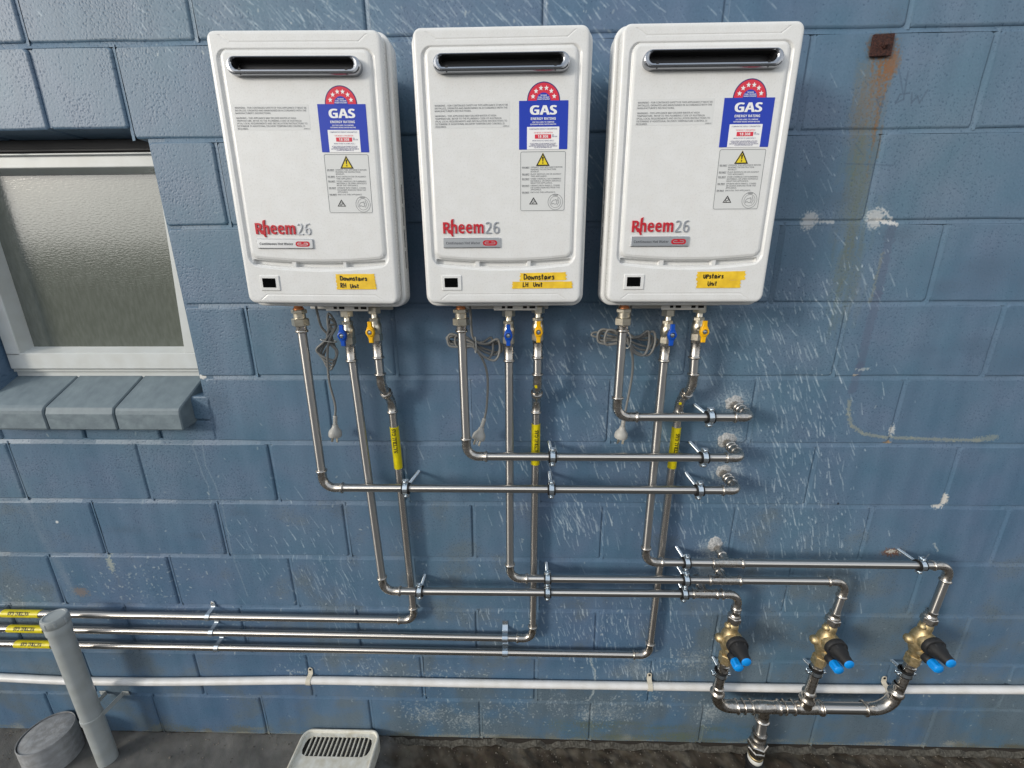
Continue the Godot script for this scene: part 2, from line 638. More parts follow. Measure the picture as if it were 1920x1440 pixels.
func make_wall_material() -> void:
	fine = noise_bytes(0.26, 3, 41)
	patch = noise_bytes(0.02, 4, 42, TW, TH, 2, 2)
	var broad := noise_bytes(0.006, 4, 43, TW, TH, 4, 4)
	var pit := noise_bytes(0.30, 2, 44)
	var runs := noise_bytes(0.03, 3, 45, TW, TH, 1, 8)
	pc.resize(TW * TH * 3)
	ph.resize(TW * TH)
	for y in TH:
		var wy := (TH - y) / TS
		var low_grey := clampf((0.60 - wy) * 1.4, -0.6, 0.6)
		for x in TW:
			var i := y * TW + x
			var f := fine[i] - 128
			var b := broad[i] - 128
			var q := patch[i] - 128
			var v := 0.045 * f + 0.07 * b + 0.04 * q + 0.05 * (runs[i] - 128)
			var r := 88.0 + v + 0.06 * q
			var g := 113.0 + v
			var u := 136.0 + v - 0.05 * b
			# greyer tint towards the foot of the wall, in patches
			var s := clampf((q + b * 0.7 + f * 0.35) / 90.0 + low_grey, 0.0, 0.7)
			if wy < 1.0 and s > 0.0:
				r = lerpf(r, 92.0 + v, s); g = lerpf(g, 106.0 + v, s); u = lerpf(u, 113.0 + v, s)
			var h := 150.0 + 0.22 * f + 0.03 * q
			# open pores of the block, more of them in the rougher blocks at the left
			var open := 52 + (22 if b + q > 20 else 0) + (14 if x < 640 else 0)
			if pit[i] < open:
				var dp := minf((open - pit[i]) * 5.0, 90.0)
				h -= dp
				r -= dp * 0.26; g -= dp * 0.26; u -= dp * 0.24
			var k := i * 3
			pc[k] = clampi(int(r), 0, 255); pc[k + 1] = clampi(int(g), 0, 255); pc[k + 2] = clampi(int(u), 0, 255)
			ph[i] = clampi(int(h), 0, 255)
	splash_wall()
	var im := Image.create_from_data(TW, TH, false, Image.FORMAT_RGB8, pc)
	var hm := Image.create_from_data(TW, TH, false, Image.FORMAT_L8, ph)
	var m := std(Color.WHITE, 0.49)
	m.albedo_texture = ImageTexture.create_from_image(im)
	m.heightmap_enabled = true
	m.heightmap_texture = ImageTexture.create_from_image(hm)
	m.heightmap_scale = 0.16
	M.wall = m
	pc.clear(); ph.clear(); fine.clear(); patch.clear()


func splash_wall() -> void:
	var rg := RandomNumberGenerator.new()
	rg.seed = 77
	var pale := Color8(184, 196, 204)
	# rust run below the bolted plate, and the green-brown wash beside it
	for k in 190:
		var t := rg.randf()
		var cx := lerpf(1.960, 2.018, t) + rg.randfn(0, 0.019)
		var y := 2.15 - t * 0.52
		stroke(Vector2(cx, y), Vector2(cx + rg.randfn(0, 0.004), y - rg.randf_range(0.05, 0.16)), rg.randf_range(0.003, 0.014), Color8(104, 107, 90) if t > 0.2 else Color8(118, 102, 80), 0.085, 0.0, 0.01)
	for k in 60:
		var t := rg.randf() * rg.randf()
		var cx := 1.985 + rg.randfn(0, 0.012) + 0.02 * t
		stroke(Vector2(cx, 2.16 - t * 0.22), Vector2(cx + 0.004, 2.13 - t * 0.27), rg.randf_range(0.002, 0.006), Color8(134, 88, 48), 0.24, 0.0, 0.008)
	blot(Vector2(1.975, 2.163), 0.042, 0.036, Color8(128, 72, 34), 0.75, 0.8, 0.0, 0.5)
	blot(Vector2(2.005, 2.13), 0.02, 0.035, Color8(140, 82, 36), 0.6, 0.8, 0.0, 0.5)
	# other rust
	blot(Vector2(2.312, 0.838), 0.030, 0.014, Color8(120, 78, 58), 0.8, 1.6)
	blot(Vector2(2.312, 0.840), 0.016, 0.006, Color8(196, 196, 188), 0.9, 2.0, 20)
	blot(Vector2(2.345, 0.838), 0.010, 0.006, Color8(196, 196, 188), 0.9, 2.0, 20)
	blot(Vector2(-0.305, 0.652), 0.034, 0.024, Color8(128, 110, 100), 0.7, 1.6)
	# ghosts of pipes that hung here: dull runs and the line of old sealant
	var ghost := [Vector2(2.09, 1.79), Vector2(2.093, 1.62), Vector2(2.09, 1.43), Vector2(2.084, 1.36)]
	for i in ghost.size() - 1:
		stroke(ghost[i], ghost[i + 1], 0.022, Color8(84, 94, 116), 0.45, 0.0, 0.014)
	stroke(Vector2(2.082, 1.72), Vector2(2.078, 1.60), 0.007, Color8(126, 130, 122), 0.55, 10, 0.012)
	var old := [Vector2(2.083, 1.33), Vector2(2.088, 1.29), Vector2(2.105, 1.255), Vector2(2.14, 1.232), Vector2(2.2, 1.22), Vector2(2.28, 1.217), Vector2(2.40, 1.213), Vector2(2.47, 1.213)]
	for i in old.size() - 1:
		stroke(old[i], old[i + 1], 0.009, Color8(142, 146, 136), 0.7, 22, 0.012)
	stroke(Vector2(2.46, 1.213), Vector2(2.51, 1.222), 0.016, Color8(142, 146, 136), 0.6, 10, 0.02)
	blot(Vector2(2.083, 1.402), 0.010, 0.006, Color8(196, 180, 160), 0.9, 1.0, 40)
	blot(Vector2(2.10, 1.42), 0.018, 0.006, Color8(170, 176, 176), 0.7, 2.2, 20)
	blot(Vector2(2.215, 1.203), 0.012, 0.005, Color8(150, 124, 96), 0.9, 1.2, 30)
	blot(Vector2(2.22, 1.24), 0.008, 0.016, Color8(190, 190, 186), 0.8, 2.0, 20)
	# filled holes, wiped plaster
	for c in [Vector2(1.884, 1.800), Vector2(2.045, 1.803)]:
		blot(c, 0.036, 0.036, Color8(126, 144, 156), 0.5, 1.5, 0.0, 0.6)
		blot(c, 0.024, 0.028, Color8(178, 182, 184), 0.95, 0.9, 30, 0.3)
	stroke(Vector2(1.89, 1.797), Vector2(1.945, 1.795), 0.006, Color8(176, 180, 182), 0.85, 30, 0.008)
	stroke(Vector2(2.05, 1.80), Vector2(2.10, 1.789), 0.009, Color8(206, 206, 204), 0.95, 40, 0.012)
	stroke(Vector2(2.06, 1.825), Vector2(2.085, 1.80), 0.007, Color8(190, 192, 192), 0.8, 30, 0.012)
	for c in [Vector2(1.772, 1.322), Vector2(1.770, 1.215), Vector2(1.775, 1.112), Vector2(1.768, 0.852), Vector2(1.776, 0.752), Vector2(1.752, 0.77)]:
		blot(c, 0.044, 0.040, Color8(158, 170, 178), 0.6, 2.0, 10, 0.6)
	blot(Vector2(2.425, 1.02), 0.012, 0.026, Color8(196, 194, 188), 0.95, 1.3, 40)
	blot(Vector2(2.412, 0.998), 0.018, 0.010, Color8(196, 194, 188), 0.95, 1.3, 40)
	stroke(Vector2(2.435, 0.87), Vector2(2.452, 0.845), 0.005, Color8(170, 176, 178), 0.8, 20, 0.008)
	stroke(Vector2(2.415, 0.80), Vector2(2.43, 0.83), 0.005, Color8(160, 168, 172), 0.7, 20, 0.008)
	blot(Vector2(2.118, 1.004), 0.003, 0.006, Color8(20, 24, 30), 0.95, 0.4)
	blot(Vector2(-0.17, 0.765), 0.010, 0.030, Color8(168, 172, 160), 0.75, 2.0, 20)
	blot(Vector2(-0.30, 0.92), 0.006, 0.005, Color8(205, 208, 208), 1.0, 0.6, 30)
	blot(Vector2(0.262, 1.394), 0.012, 0.007, Color8(214, 214, 210), 1.0, 0.8, 40)
	# thin tide lines running down from the sill, and the wiped bands at the far left
	for run in [[Vector2(0.196, 1.19), Vector2(0.205, 1.10), Vector2(0.216, 1.05), Vector2(0.205, 0.98)], [Vector2(0.226, 1.19), Vector2(0.222, 1.12), Vector2(0.238, 1.06), Vector2(0.245, 0.98), Vector2(0.24, 0.80), Vector2(0.262, 0.64)]]:
		for i in run.size() - 1:
			stroke(run[i], run[i + 1], 0.004, Color8(124, 142, 156), 0.5, 0.0, 0.004)
	for k in 40:
		var t := rg.randf()
		var bx := -0.39 + 0.055 * t + rg.randfn(0, 0.012)
		stroke(Vector2(bx, 1.16 - t * 0.5), Vector2(bx + 0.01, 1.06 - t * 0.5), 0.016, Color8(122, 138, 154), 0.10, 0.0, 0.02)
	stroke(Vector2(2.025, 2.12), Vector2(2.045, 2.075), 0.003, Color8(70, 90, 112), 0.6)
	# pencilled note
	for run in [[Vector2(2.0, 2.045), Vector2(1.99, 2.06), Vector2(2.004, 2.066), Vector2(2.003, 2.03)], [Vector2(2.047, 2.115), Vector2(2.05, 2.06), Vector2(2.034, 2.052), Vector2(2.04, 2.07), Vector2(2.06, 2.072)], [Vector2(2.066, 2.072), Vector2(2.07, 2.052), Vector2(2.08, 2.066), Vector2(2.088, 2.052), Vector2(2.10, 2.078)]]:
		for i in run.size() - 1:
			stroke(run[i], run[i + 1], 0.003, Color8(66, 84, 104), 0.6)
	stroke(Vector2(1.945, 1.927), Vector2(2.06, 1.922), 0.0025, Color8(66, 84, 104), 0.5)
	stroke(Vector2(1.96, 1.97), Vector2(1.985, 1.945), 0.0025, Color8(66, 84, 104), 0.5)
	# dark scuffs
	for k in 26:
		var c := Vector2(rg.randf_range(-0.9, 3.0), rg.randf_range(0.2, 2.3))
		blot(c, rg.randf_range(0.02, 0.06), rg.randf_range(0.015, 0.04), Color8(74, 92, 110), 0.35, 2.4, -12, 0.6)
	# damp, dull patch on two courses at the right
	for k in 26:
		var row := rg.randi() % 2
		var c := Vector2(rg.randf_range(2.15, 2.9), (1.665 if row == 0 else 1.46) + rg.randf_range(-0.03, 0.03))
		blot(c, rg.randf_range(0.04, 0.10), rg.randf_range(0.02, 0.05), Color8(78, 100, 122), 0.35, 1.6, 0.0, 0.7)
	# pale slanting splashes flung on the wall: [x, y, rx, ry, how many]
	var fields := [[0.93, 2.23, 0.42, 0.07, 560], [0.60, 2.245, 0.20, 0.05, 130], [1.36, 2.12, 0.08, 0.10, 130], [1.31, 1.94, 0.08, 0.10, 40],
		[1.33, 1.28, 0.12, 0.16, 150], [1.43, 1.43, 0.13, 0.17, 150], [1.70, 1.46, 0.17, 0.15, 170], [1.93, 1.46, 0.12, 0.16, 150], [1.97, 1.26, 0.12, 0.10, 130],
		[1.97, 1.09, 0.14, 0.16, 190], [1.86, 0.93, 0.17, 0.16, 150], [2.07, 0.95, 0.10, 0.15, 120], [1.32, 0.965, 0.05, 0.05, 110], [1.41, 0.94, 0.11, 0.11, 90],
		[1.14, 0.97, 0.06, 0.09, 40], [0.56, 0.75, 0.10, 0.10, 120], [0.50, 0.70, 0.07, 0.10, 70], [0.33, 0.86, 0.09, 0.15, 55], [1.49, 0.54, 0.15, 0.10, 190],
		[1.29, 0.53, 0.11, 0.08, 70], [1.57, 0.36, 0.10, 0.03, 130], [1.74, 0.55, 0.14, 0.15, 120], [2.03, 0.62, 0.14, 0.14, 110], [1.11, 0.57, 0.11, 0.08, 55],
		[0.67, 0.55, 0.16, 0.06, 60], [0.55, 0.38, 0.13, 0.03, 50], [0.46, 0.95, 0.06, 0.12, 24], [1.06, 1.36, 0.06, 0.08, 50], [1.49, 1.56, 0.11, 0.10, 80],
		[1.74, 1.57, 0.12, 0.08, 60], [1.97, 1.62, 0.07, 0.09, 50], [1.89, 1.93, 0.05, 0.14, 34], [2.06, 1.68, 0.05, 0.08, 24], [1.60, 1.00, 0.10, 0.13, 120],
		[1.52, 1.19, 0.10, 0.10, 110], [1.74, 1.15, 0.10, 0.06, 50], [1.0, 0.75, 0.2, 0.05, 30], [1.25, 1.43, 0.05, 0.06, 60], [2.2, 0.75, 0.08, 0.10, 30], [1.70, 0.98, 0.12, 0.1, 70], [0.75, 1.1, 0.12, 0.25, 40], [1.15, 1.15, 0.08, 0.05, 36], [1.62, 0.68, 0.14, 0.06, 70]]
	for f in fields:
		for k in int(f[4] * 0.85):
			var c := Vector2(f[0] + rg.randfn(0, 0.72) * f[2], f[1] + rg.randfn(0, 0.66) * f[3])
			var lean := deg_to_rad(13.0 + 33.0 * pow(c.y / 2.24, 2.0) + rg.randfn(0, 7))
			var ln := 0.005 + 0.045 * pow(rg.randf(), 1.7)
			var d := Vector2(sin(lean), -cos(lean)) * ln
			var w := rg.randf_range(0.0009, 0.0026)
			var mid := c + d * rg.randf_range(0.4, 0.7)
			var al := (0.20 + 0.72 * pow(rg.randf(), 1.5)) * (0.7 if c.y > 2.0 or c.x < 0.8 else 1.0)
			stroke(c, mid, w, pale, al * 0.7, 26)
			stroke(mid, c + d, w * 1.25, pale, al, 40)
	# powdery grit knocked on to the lowest courses
	for f in [[0.83, 0.13, 0.10, 0.06, 260], [0.98, 0.10, 0.07, 0.05, 200], [0.39, 0.30, 0.08, 0.05, 90], [0.65, 0.30, 0.10, 0.06, 160], [0.9, 0.30, 0.14, 0.05, 200], [1.12, 0.15, 0.10, 0.07, 120], [1.30, 0.20, 0.10, 0.10, 120], [1.84, 0.15, 0.03, 0.06, 160], [1.50, 0.15, 0.07, 0.06, 160], [1.62, 0.22, 0.20, 0.08, 170],
		[1.41, 0.14, 0.025, 0.05, 110], [1.75, 0.40, 0.10, 0.05, 140], [1.98, 0.20, 0.12, 0.05, 120], [2.2, 0.22, 0.2, 0.05, 90], [-0.1, 0.70, 0.16, 0.07, 140], [0.1, 0.50, 0.3, 0.1, 120], [-0.55, 0.62, 0.12, 0.06, 90], [2.5, 0.30, 0.35, 0.2, 120], [1.0, 0.5, 0.9, 0.3, 300], [0.6, 1.0, 1.2, 0.8, 160], [0.9, 2.2, 0.5, 0.1, 160]]:
		for k in int(f[4]):
			var c := Vector2(f[0] + rg.randfn(0, 0.6) * f[2], f[1] + rg.randfn(0, 0.6) * f[3])
			var d := Vector2(rg.randfn(0, 0.003), rg.randfn(0, 0.004))
			stroke(c, c + d, rg.randf_range(0.0012, 0.0045), Color8(170, 178, 180), rg.randf_range(0.25, 0.8), 30)
	for c in [Vector2(0.83, 0.13), Vector2(0.985, 0.10), Vector2(1.50, 0.15), Vector2(1.845, 0.15), Vector2(1.41, 0.14), Vector2(1.95, 0.17), Vector2(1.57, 0.37), Vector2(1.76, 0.40)]:
		blot(c, 0.05, 0.04, Color8(150, 158, 160), 0.35, 3.0, 10, 0.8)
	# a hairline crack filled with pale sealant
	var cr := [Vector2(1.405, 0.40), Vector2(1.415, 0.37), Vector2(1.428, 0.345), Vector2(1.43, 0.28), Vector2(1.425, 0.24), Vector2(1.408, 0.20)]
	for i in cr.size() - 1:
		stroke(cr[i], cr[i + 1], 0.006, Color8(164, 174, 176), 0.8, 30, 0.008)
	# soil splashed and dragged along the foot of the wall
	for k in 170:
		var c := Vector2(rg.randf_range(-0.9, 3.0), rg.randf_range(0.0, 0.045) * rg.randf())
		blot(c, rg.randf_range(0.02, 0.07), rg.randf_range(0.006, 0.022), [Color8(120, 122, 112), Color8(96, 94, 80), Color8(150, 150, 142)][rg.randi() % 3], 0.55, 2.0, 8, 0.6)
	for k in 60:
		var c := Vector2(rg.randf_range(1.3, 2.0), rg.randf_range(0.02, 0.11))
		blot(c, rg.randf_range(0.03, 0.08), rg.randf_range(0.008, 0.02), Color8(96, 104, 88), 0.3, 2.0, 0, 0.7)


# ---------------------------------------------------------------- wall of blocks
func wuv(p: Vector3) -> Vector2:
	return Vector2((p.x + p.z * 0.4 - TX0) / (TW / TS), 1.0 - (p.y + p.z * 0.3) / (TH / TS))


func block_mesh(x0: float, y0: float, x1: float, y1: float, proud: float, deep: float) -> MB:
	var mb := MB.new()
	var base := PackedVector2Array()
	var r := 0.005
	var w := x1 - x0
	var n := maxi(2, int(w / 0.09))
	base.append(Vector2(x0, y0 + r)); base.append(Vector2(x0 + r, y0))
	for i in range(1, n): base.append(Vector2(x0 + w * i / n, y0))
	base.append(Vector2(x1 - r, y0)); base.append(Vector2(x1, y0 + r)); base.append(Vector2(x1, (y0 + y1) / 2)); base.append(Vector2(x1, y1 - r)); base.append(Vector2(x1 - r, y1))
	for i in range(n - 1, 0, -1): base.append(Vector2(x0 + w * i / n, y1))
	base.append(Vector2(x0 + r, y1)); base.append(Vector2(x0, y1 - r)); base.append(Vector2(x0, (y0 + y1) / 2))
	for i in base.size():
		base[i] += Vector2(rng.randfn(0, 0.0007), rng.randfn(0, 0.0007))
	var mid := Vector2((x0 + x1) / 2, (y0 + y1) / 2)
	var tilt := Vector2(rng.randfn(0, 0.0012), rng.randfn(0, 0.002))
	var face := []
	var edge := []
	for p in base:
		var q := Vector2(p.x - signf(p.x - mid.x) * minf(0.0048, absf(p.x - mid.x)), p.y - signf(p.y - mid.y) * minf(0.0048, absf(p.y - mid.y)))
		face.append(Vector3(q.x, q.y, proud + tilt.dot(q - mid)))
		edge.append(Vector3(p.x, p.y, proud - 0.0052 + tilt.dot(p - mid)))
	var c := Vector3(mid.x, mid.y, proud)
	var fn := Vector3(-tilt.x, -tilt.y, 1).normalized()
	for i in base.size():
		var j := (i + 1) % base.size()
		mb.tri(c, face[i], face[j], fn, fn, fn, wuv(c), wuv(face[i]), wuv(face[j]))
		var out := Vector3(base[i].y - base[j].y, base[j].x - base[i].x, 0).normalized()
		if out.dot(Vector3((base[i] + base[j]).x / 2 - mid.x, (base[i] + base[j]).y / 2 - mid.y, 0)) < 0: out = -out
		var sl := (out + Vector3.BACK).normalized()
		mb.tri(face[i], edge[i], edge[j], fn, sl, sl, wuv(face[i]), wuv(edge[i]), wuv(edge[j]))
		mb.tri(face[i], edge[j], face[j], fn, sl, fn, wuv(face[i]), wuv(edge[j]), wuv(face[j]))
		var bi := Vector3(edge[i].x, edge[i].y, -deep)
		var bj := Vector3(edge[j].x, edge[j].y, -deep)
		mb.tri(edge[i], bi, bj, out, out, out, wuv(edge[i]), wuv(bi), wuv(bj))
		mb.tri(edge[i], bj, edge[j], out, out, out, wuv(edge[i]), wuv(bj), wuv(edge[j]))
	return mb


const WX0 := -0.362
const WX1 := 0.262
const WY0 := 1.395
const WY1 := 2.021


func uv_box(mb: MB, a: Vector3, b: Vector3) -> void:
	var c := (a + b) / 2
	var t := MB.new()
	boxm(t, c, b - a, 0.0005)
	for i in range(0, t.v.size(), 3):
		mb.tri(t.v[i], t.v[i + 1], t.v[i + 2], t.n[i], t.n[i + 1], t.n[i + 2], wuv(t.v[i]), wuv(t.v[i + 1]), wuv(t.v[i + 2]))


func build_wall() -> void:
	make_wall_material()
	var wall := thing("block_wall", "blue painted concrete block wall that everything is fixed to", "wall")
	# tooled joints: one recessed bed behind the faces, cut away round the window
	var mo := MB.new()
	for b in [[-1.8, 0.0, WX0 + 0.004, 2.8], [WX1 - 0.004, 0.0, 4.0, 2.8], [WX0 + 0.004, 0.0, WX1 - 0.004, WY0 - 0.19], [WX0 + 0.004, WY1 + 0.004, WX1 - 0.004, 2.8]]:
		uv_box(mo, Vector3(b[0], b[1], -0.185), Vector3(b[2], b[3], -0.0064))
	var strip := func(a: Vector3, b: Vector3, c: Vector3, d: Vector3) -> void:
		var nn := (b - a).cross(c - a).normalized()
		if nn.z < 0: nn = -nn
		mo.tri(a, b, c, nn, nn, nn, wuv(a), wuv(b), wuv(c))
		mo.tri(a, c, d, nn, nn, nn, wuv(a), wuv(c), wuv(d))
	var jt := RandomNumberGenerator.new()
	jt.seed = 8
	for row in 14:
		var y := 0.195 + 0.2 * row
		var xs := []
		var x := -1.6
		while x < 3.9:
			xs.append(x)
			x += 0.1
		for i in xs.size() - 1:
			if y > WY0 - 0.02 and y < WY1 + 0.03 and xs[i + 1] > WX0 - 0.02 and xs[i] < WX1 + 0.02: continue
			var k0 := 0.0024 + 0.0010 * sin(i * 1.9 + row)
			var k1 := 0.0024 + 0.0010 * sin((i + 1) * 1.9 + row)
			strip.call(Vector3(xs[i], y + 0.0052, -0.0060), Vector3(xs[i + 1], y + 0.0052, -0.0060), Vector3(xs[i + 1], y - 0.0062, -k1), Vector3(xs[i], y - 0.0062, -k0))
		for k in range(-4, 10):
			var px := OX + 0.4 * k + (0.0 if row % 2 == 1 else 0.2)
			var yb := y - 0.2
			if y > WY0 - 0.02 and yb < WY1 - 0.03 and px > WX0 - 0.01 and px < WX1 + 0.01: continue
			var dd := 0.0010 + 0.0024 * jt.randf()
			strip.call(Vector3(px - 0.0052, yb, -0.0064), Vector3(px - 0.0052, y, -0.0064), Vector3(px + 0.0060, y, -dd), Vector3(px + 0.0060, yb, -dd))
	part("mortar", mo, M.wall, wall)
	var fg := MB.new()
	boxm(fg, Vector3(1.1, -0.15, -0.06), Vector3(5.8, 0.31, 0.115), 0.001)
	part("footing", fg, M.soil_dark, wall)
	var j := 0.0046
	for row in 14:                      # row 0 stands on the ground
		var top := 0.195 + 0.2 * row
		var bot := maxf(top - 0.2, 0.004)
		var odd := (row % 2) == 1       # joint phase
		var k := -5
		while k < 11:
			var xa := OX + 0.4 * k + (0.0 if odd else 0.2)
			k += 1
			var xb := xa + 0.4
			if xb < -1.6 or xa > 3.9: continue
			var y0 := bot + j
			var y1 := top - j
			var spans := [[xa + j, xb - j, y0, y1]]
			if bot < WY1 - 0.005 and top > WY0 + 0.05 and xa < WX1 and xb > WX0:
				spans = []
				if bot > WY1 - 0.21:       # the lintel course
					y0 = WY1
					spans = [[xa + j, xb - j, y0, y1]]
					if xa > WX1 - 0.06: spans = [[xa + j, xb - j, bot + j, y1]]
				else:
					if xa < WX0 - 0.02: spans.append([xa + j, WX0, y0, y1])
					if xb > WX1 + 0.02: spans.append([WX1, xb - j, y0, y1])
			elif top <= WY0 + 0.01 and top > WY0 - 0.1 and xa < WX1 and xb > WX0:
				spans = []              # the sill's course: narrow bricks below the sill
				if xa < WX0 - 0.03: spans.append([xa + j, WX0 - 0.02, y0, y1])
				if xb > WX1 + 0.03: spans.append([WX1 + 0.012, xb - j, y0, y1])
			# a half block sits over the window
			if row == 10 and spans.size() == 1 and xa < OX and xb > OX:
				var s: Array = spans[0]
				spans = [[s[0], OX - j, s[2], s[3]], [OX + j, s[1], s[2], s[3]]]
			for s in spans:
				if s[1] - s[0] < 0.012: continue
				part("block", block_mesh(s[0], s[2], s[1], s[3], rng.randfn(0, 0.0006), 0.18), M.wall, wall)
	# course of thin bricks under the sill
	for b in [[-0.366, -0.132, 1.20, 1.262], [-0.123, 0.098, 1.20, 1.262], [0.107, 0.268, 1.20, 1.262], [0.215, 0.272, 1.264, 1.336]]:
		part("brick", block_mesh(b[0], b[2], b[1], b[3], -0.003, 0.15), M.wall, wall)
	var ct := MB.new()
	uv_box(ct, Vector3(WX0, WY0 - 0.19, -0.17), Vector3(WX1, WY0 - 0.075, -0.012))
	part("sill_bed", ct, M.wall, wall)
	# inside of the building, behind the window
	var room := MB.new()
	for b in [[Vector3(-1.2, 0.9, -2.0), Vector3(1.0, 2.6, -1.95)], [Vector3(-1.25, 0.9, -2.0), Vector3(-1.2, 2.6, -0.19)], [Vector3(1.0, 0.9, -2.0), Vector3(1.05, 2.6, -0.19)], [Vector3(-1.25, 2.6, -2.0), Vector3(1.05, 2.65, -0.19)], [Vector3(-1.25, 0.85, -2.0), Vector3(1.05, 0.9, -0.19)]]:
		boxm(room, (b[0] + b[1]) / 2, b[1] - b[0], 0.001)
	part("room_lining", room, M.cabinet, wall)


func build_window() -> void:
	var s := thing("window_sill", "sloping blue painted sill blocks below the window", "window sill", Vector3(0, 1.25, 0))
	var off := Vector3(0, -1.25, 0)
	for b in [[-0.368, -0.1725], [-0.1650, 0.0290], [0.0365, 0.2195]]:
		var prof := PackedVector2Array([Vector2(-0.10, 1.30), Vector2(-0.10, 1.392), Vector2(0.033, 1.322), Vector2(0.040, 1.317), Vector2(0.0445, 1.309), Vector2(0.046, 1.300), Vector2(0.046, 1.256), Vector2(0.043, 1.252), Vector2(-0.01, 1.256)])
		for i in prof.size():
			prof[i] += Vector2(rng.randfn(0, 0.0006), rng.randfn(0, 0.0006))
		var mb := MB.new()
		# along x, with the right-hand block running on inside the opening
		prism(mb, prof, b[1] - b[0], Transform3D(Basis(Vector3(0, 0, 1), Vector3(0, 1, 0), Vector3(1, 0, 0)), Vector3(b[0], 0, 0) + off), 0.003, true)
		part("sill_block", mb, M.sill, s)
	var jt := MB.new()
	var pj := PackedVector2Array([Vector2(-0.10, 1.30), Vector2(-0.10, 1.386), Vector2(0.030, 1.316), Vector2(0.039, 1.300), Vector2(0.039, 1.262), Vector2(-0.01, 1.262)])
	prism(jt, pj, 0.55, Transform3D(Basis(Vector3(0, 0, 1), Vector3(0, 1, 0), Vector3(1, 0, 0)), Vector3(-0.36, 0, 0) + off), 0.0, true)
	part("joint", jt, M.sill, s)

	var w := thing("window", "white aluminium window with obscure glass, set back above the sill", "window", Vector3(0, WY0, -0.06))
	var o := Vector3(0, -WY0, 0.06)
	var xm := (WX0 + WX1) / 2
	var ww := WX1 - WX0
	var fr := MB.new()
	boxm(fr, Vector3(xm, 1.386, -0.105) + o, Vector3(ww, 0.030, 0.06), 0.002)
	boxm(fr, Vector3(xm, 1.398, -0.072) + o, Vector3(ww - 0.01, 0.008, 0.010), 0.001)
	boxm(fr, Vector3(WX0 + 0.004, 1.70, -0.125) + o, Vector3(0.016, 0.60, 0.06), 0.002)
	boxm(fr, Vector3(WX1 - 0.004, 1.70, -0.125) + o, Vector3(0.016, 0.60, 0.06), 0.002)
	part("frame", fr, M.window_frame, w)
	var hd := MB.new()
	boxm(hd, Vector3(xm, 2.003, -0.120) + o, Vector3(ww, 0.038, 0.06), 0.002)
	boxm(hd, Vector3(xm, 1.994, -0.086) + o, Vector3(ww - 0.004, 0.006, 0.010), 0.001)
	part("shaded_head", hd, M.frame_shaded, w)  # head of the frame; its darkness under the lintel is put into the colour
	var sash := MB.new()
	var sx0 := WX0 + 0.010
	var sx1 := WX1 - 0.006
	var yt := 1.980
	var yb := 1.4045
	var zf := -0.058
	var dp := 0.046
	boxm(sash, Vector3((sx0 + sx1) / 2, yt - 0.0165, zf - dp / 2) + o, Vector3(sx1 - sx0, 0.033, dp), 0.002)
	boxm(sash, Vector3((sx0 + sx1) / 2, yb + 0.024, zf - dp / 2) + o, Vector3(sx1 - sx0, 0.048, dp), 0.002)
	boxm(sash, Vector3(sx0 + 0.021, (yt + yb) / 2, zf - dp / 2) + o, Vector3(0.042, yt - yb - 0.082, dp), 0.002)
	prism(sash, PackedVector2Array([Vector2(0.187, yb + 0.048), Vector2(sx1, yb + 0.048), Vector2(sx1, yt - 0.033), Vector2(0.222, yt - 0.033)]), dp, Transform3D(Basis(), Vector3(0, 0, zf - dp - 0.001) + o), 0.001, true)
	boxm(sash, Vector3((sx0 + sx1) / 2, yt - 0.002, zf + 0.003) + o, Vector3(sx1 - sx0, 0.004, 0.010), 0.001)
	var so := part("sash", sash, M.window_frame, w)
	var gl := MB.new()
	boxm(gl, Vector3((sx0 + sx1) / 2, (yt + yb) / 2, -0.104) + o, Vector3(sx1 - sx0 - 0.03, yt - yb - 0.06, 0.005), 0.0005)
	part("pane", gl, M.glass, so)
	var bd := MB.new()
	var side := Basis(Vector3(0, 0, 1), Vector3(0, 1, 0), Vector3(1, 0, 0))
	prism(bd, PackedVector2Array([Vector2(-0.1012, 1.452), Vector2(-0.1012, 1.464), Vector2(-0.062, 1.4522)]), 0.50, Transform3D(side, Vector3(sx0 + 0.042, 0, 0) + o), 0.0, true)
	prism(bd, PackedVector2Array([Vector2(-0.1012, 1.948), Vector2(-0.1012, 1.937), Vector2(-0.062, 1.9472)]), 0.50, Transform3D(side, Vector3(sx0 + 0.042, 0, 0) + o), 0.0, true)
	part("glazing_bead", bd, M.window_frame, so)
	var sl := MB.new()
	tube(sl, PackedVector3Array([Vector3(sx1 - 0.002, 1.41, -0.055) + o, Vector3(sx1 + 0.001, 1.5, -0.056) + o, Vector3(sx1 - 0.001, 1.62, -0.055) + o, Vector3(sx1 + 0.001, 1.76, -0.056) + o]), 0.005, 8)
	part("sealant", sl, M.plaster, w)


# ---------------------------------------------------------------- ground
func ground_height(x: float, z: float, f: FastNoiseLite) -> float:
	var h := f.get_noise_2d(x * 14, z * 14) * 0.004 + f.get_noise_2d(x * 60, z * 60) * 0.001
	# broken concrete to the left; dug earth, lower and lumpier, right of the grate
	var dug := smoothstep(0.66, 0.74, x + f.get_noise_2d(z * 30, 5) * 0.03) * (1.0 - smoothstep(3.2, 3.4, x))
	h += dug * (-0.030 + f.get_noise_2d(x * 9, z * 9 + 40) * 0.014 + f.get_noise_2d(x * 34, z * 34) * 0.007)
	h += 0.006 * (1.0 - smoothstep(0.0, 0.05, z)) * (1.0 - dug)
	return h


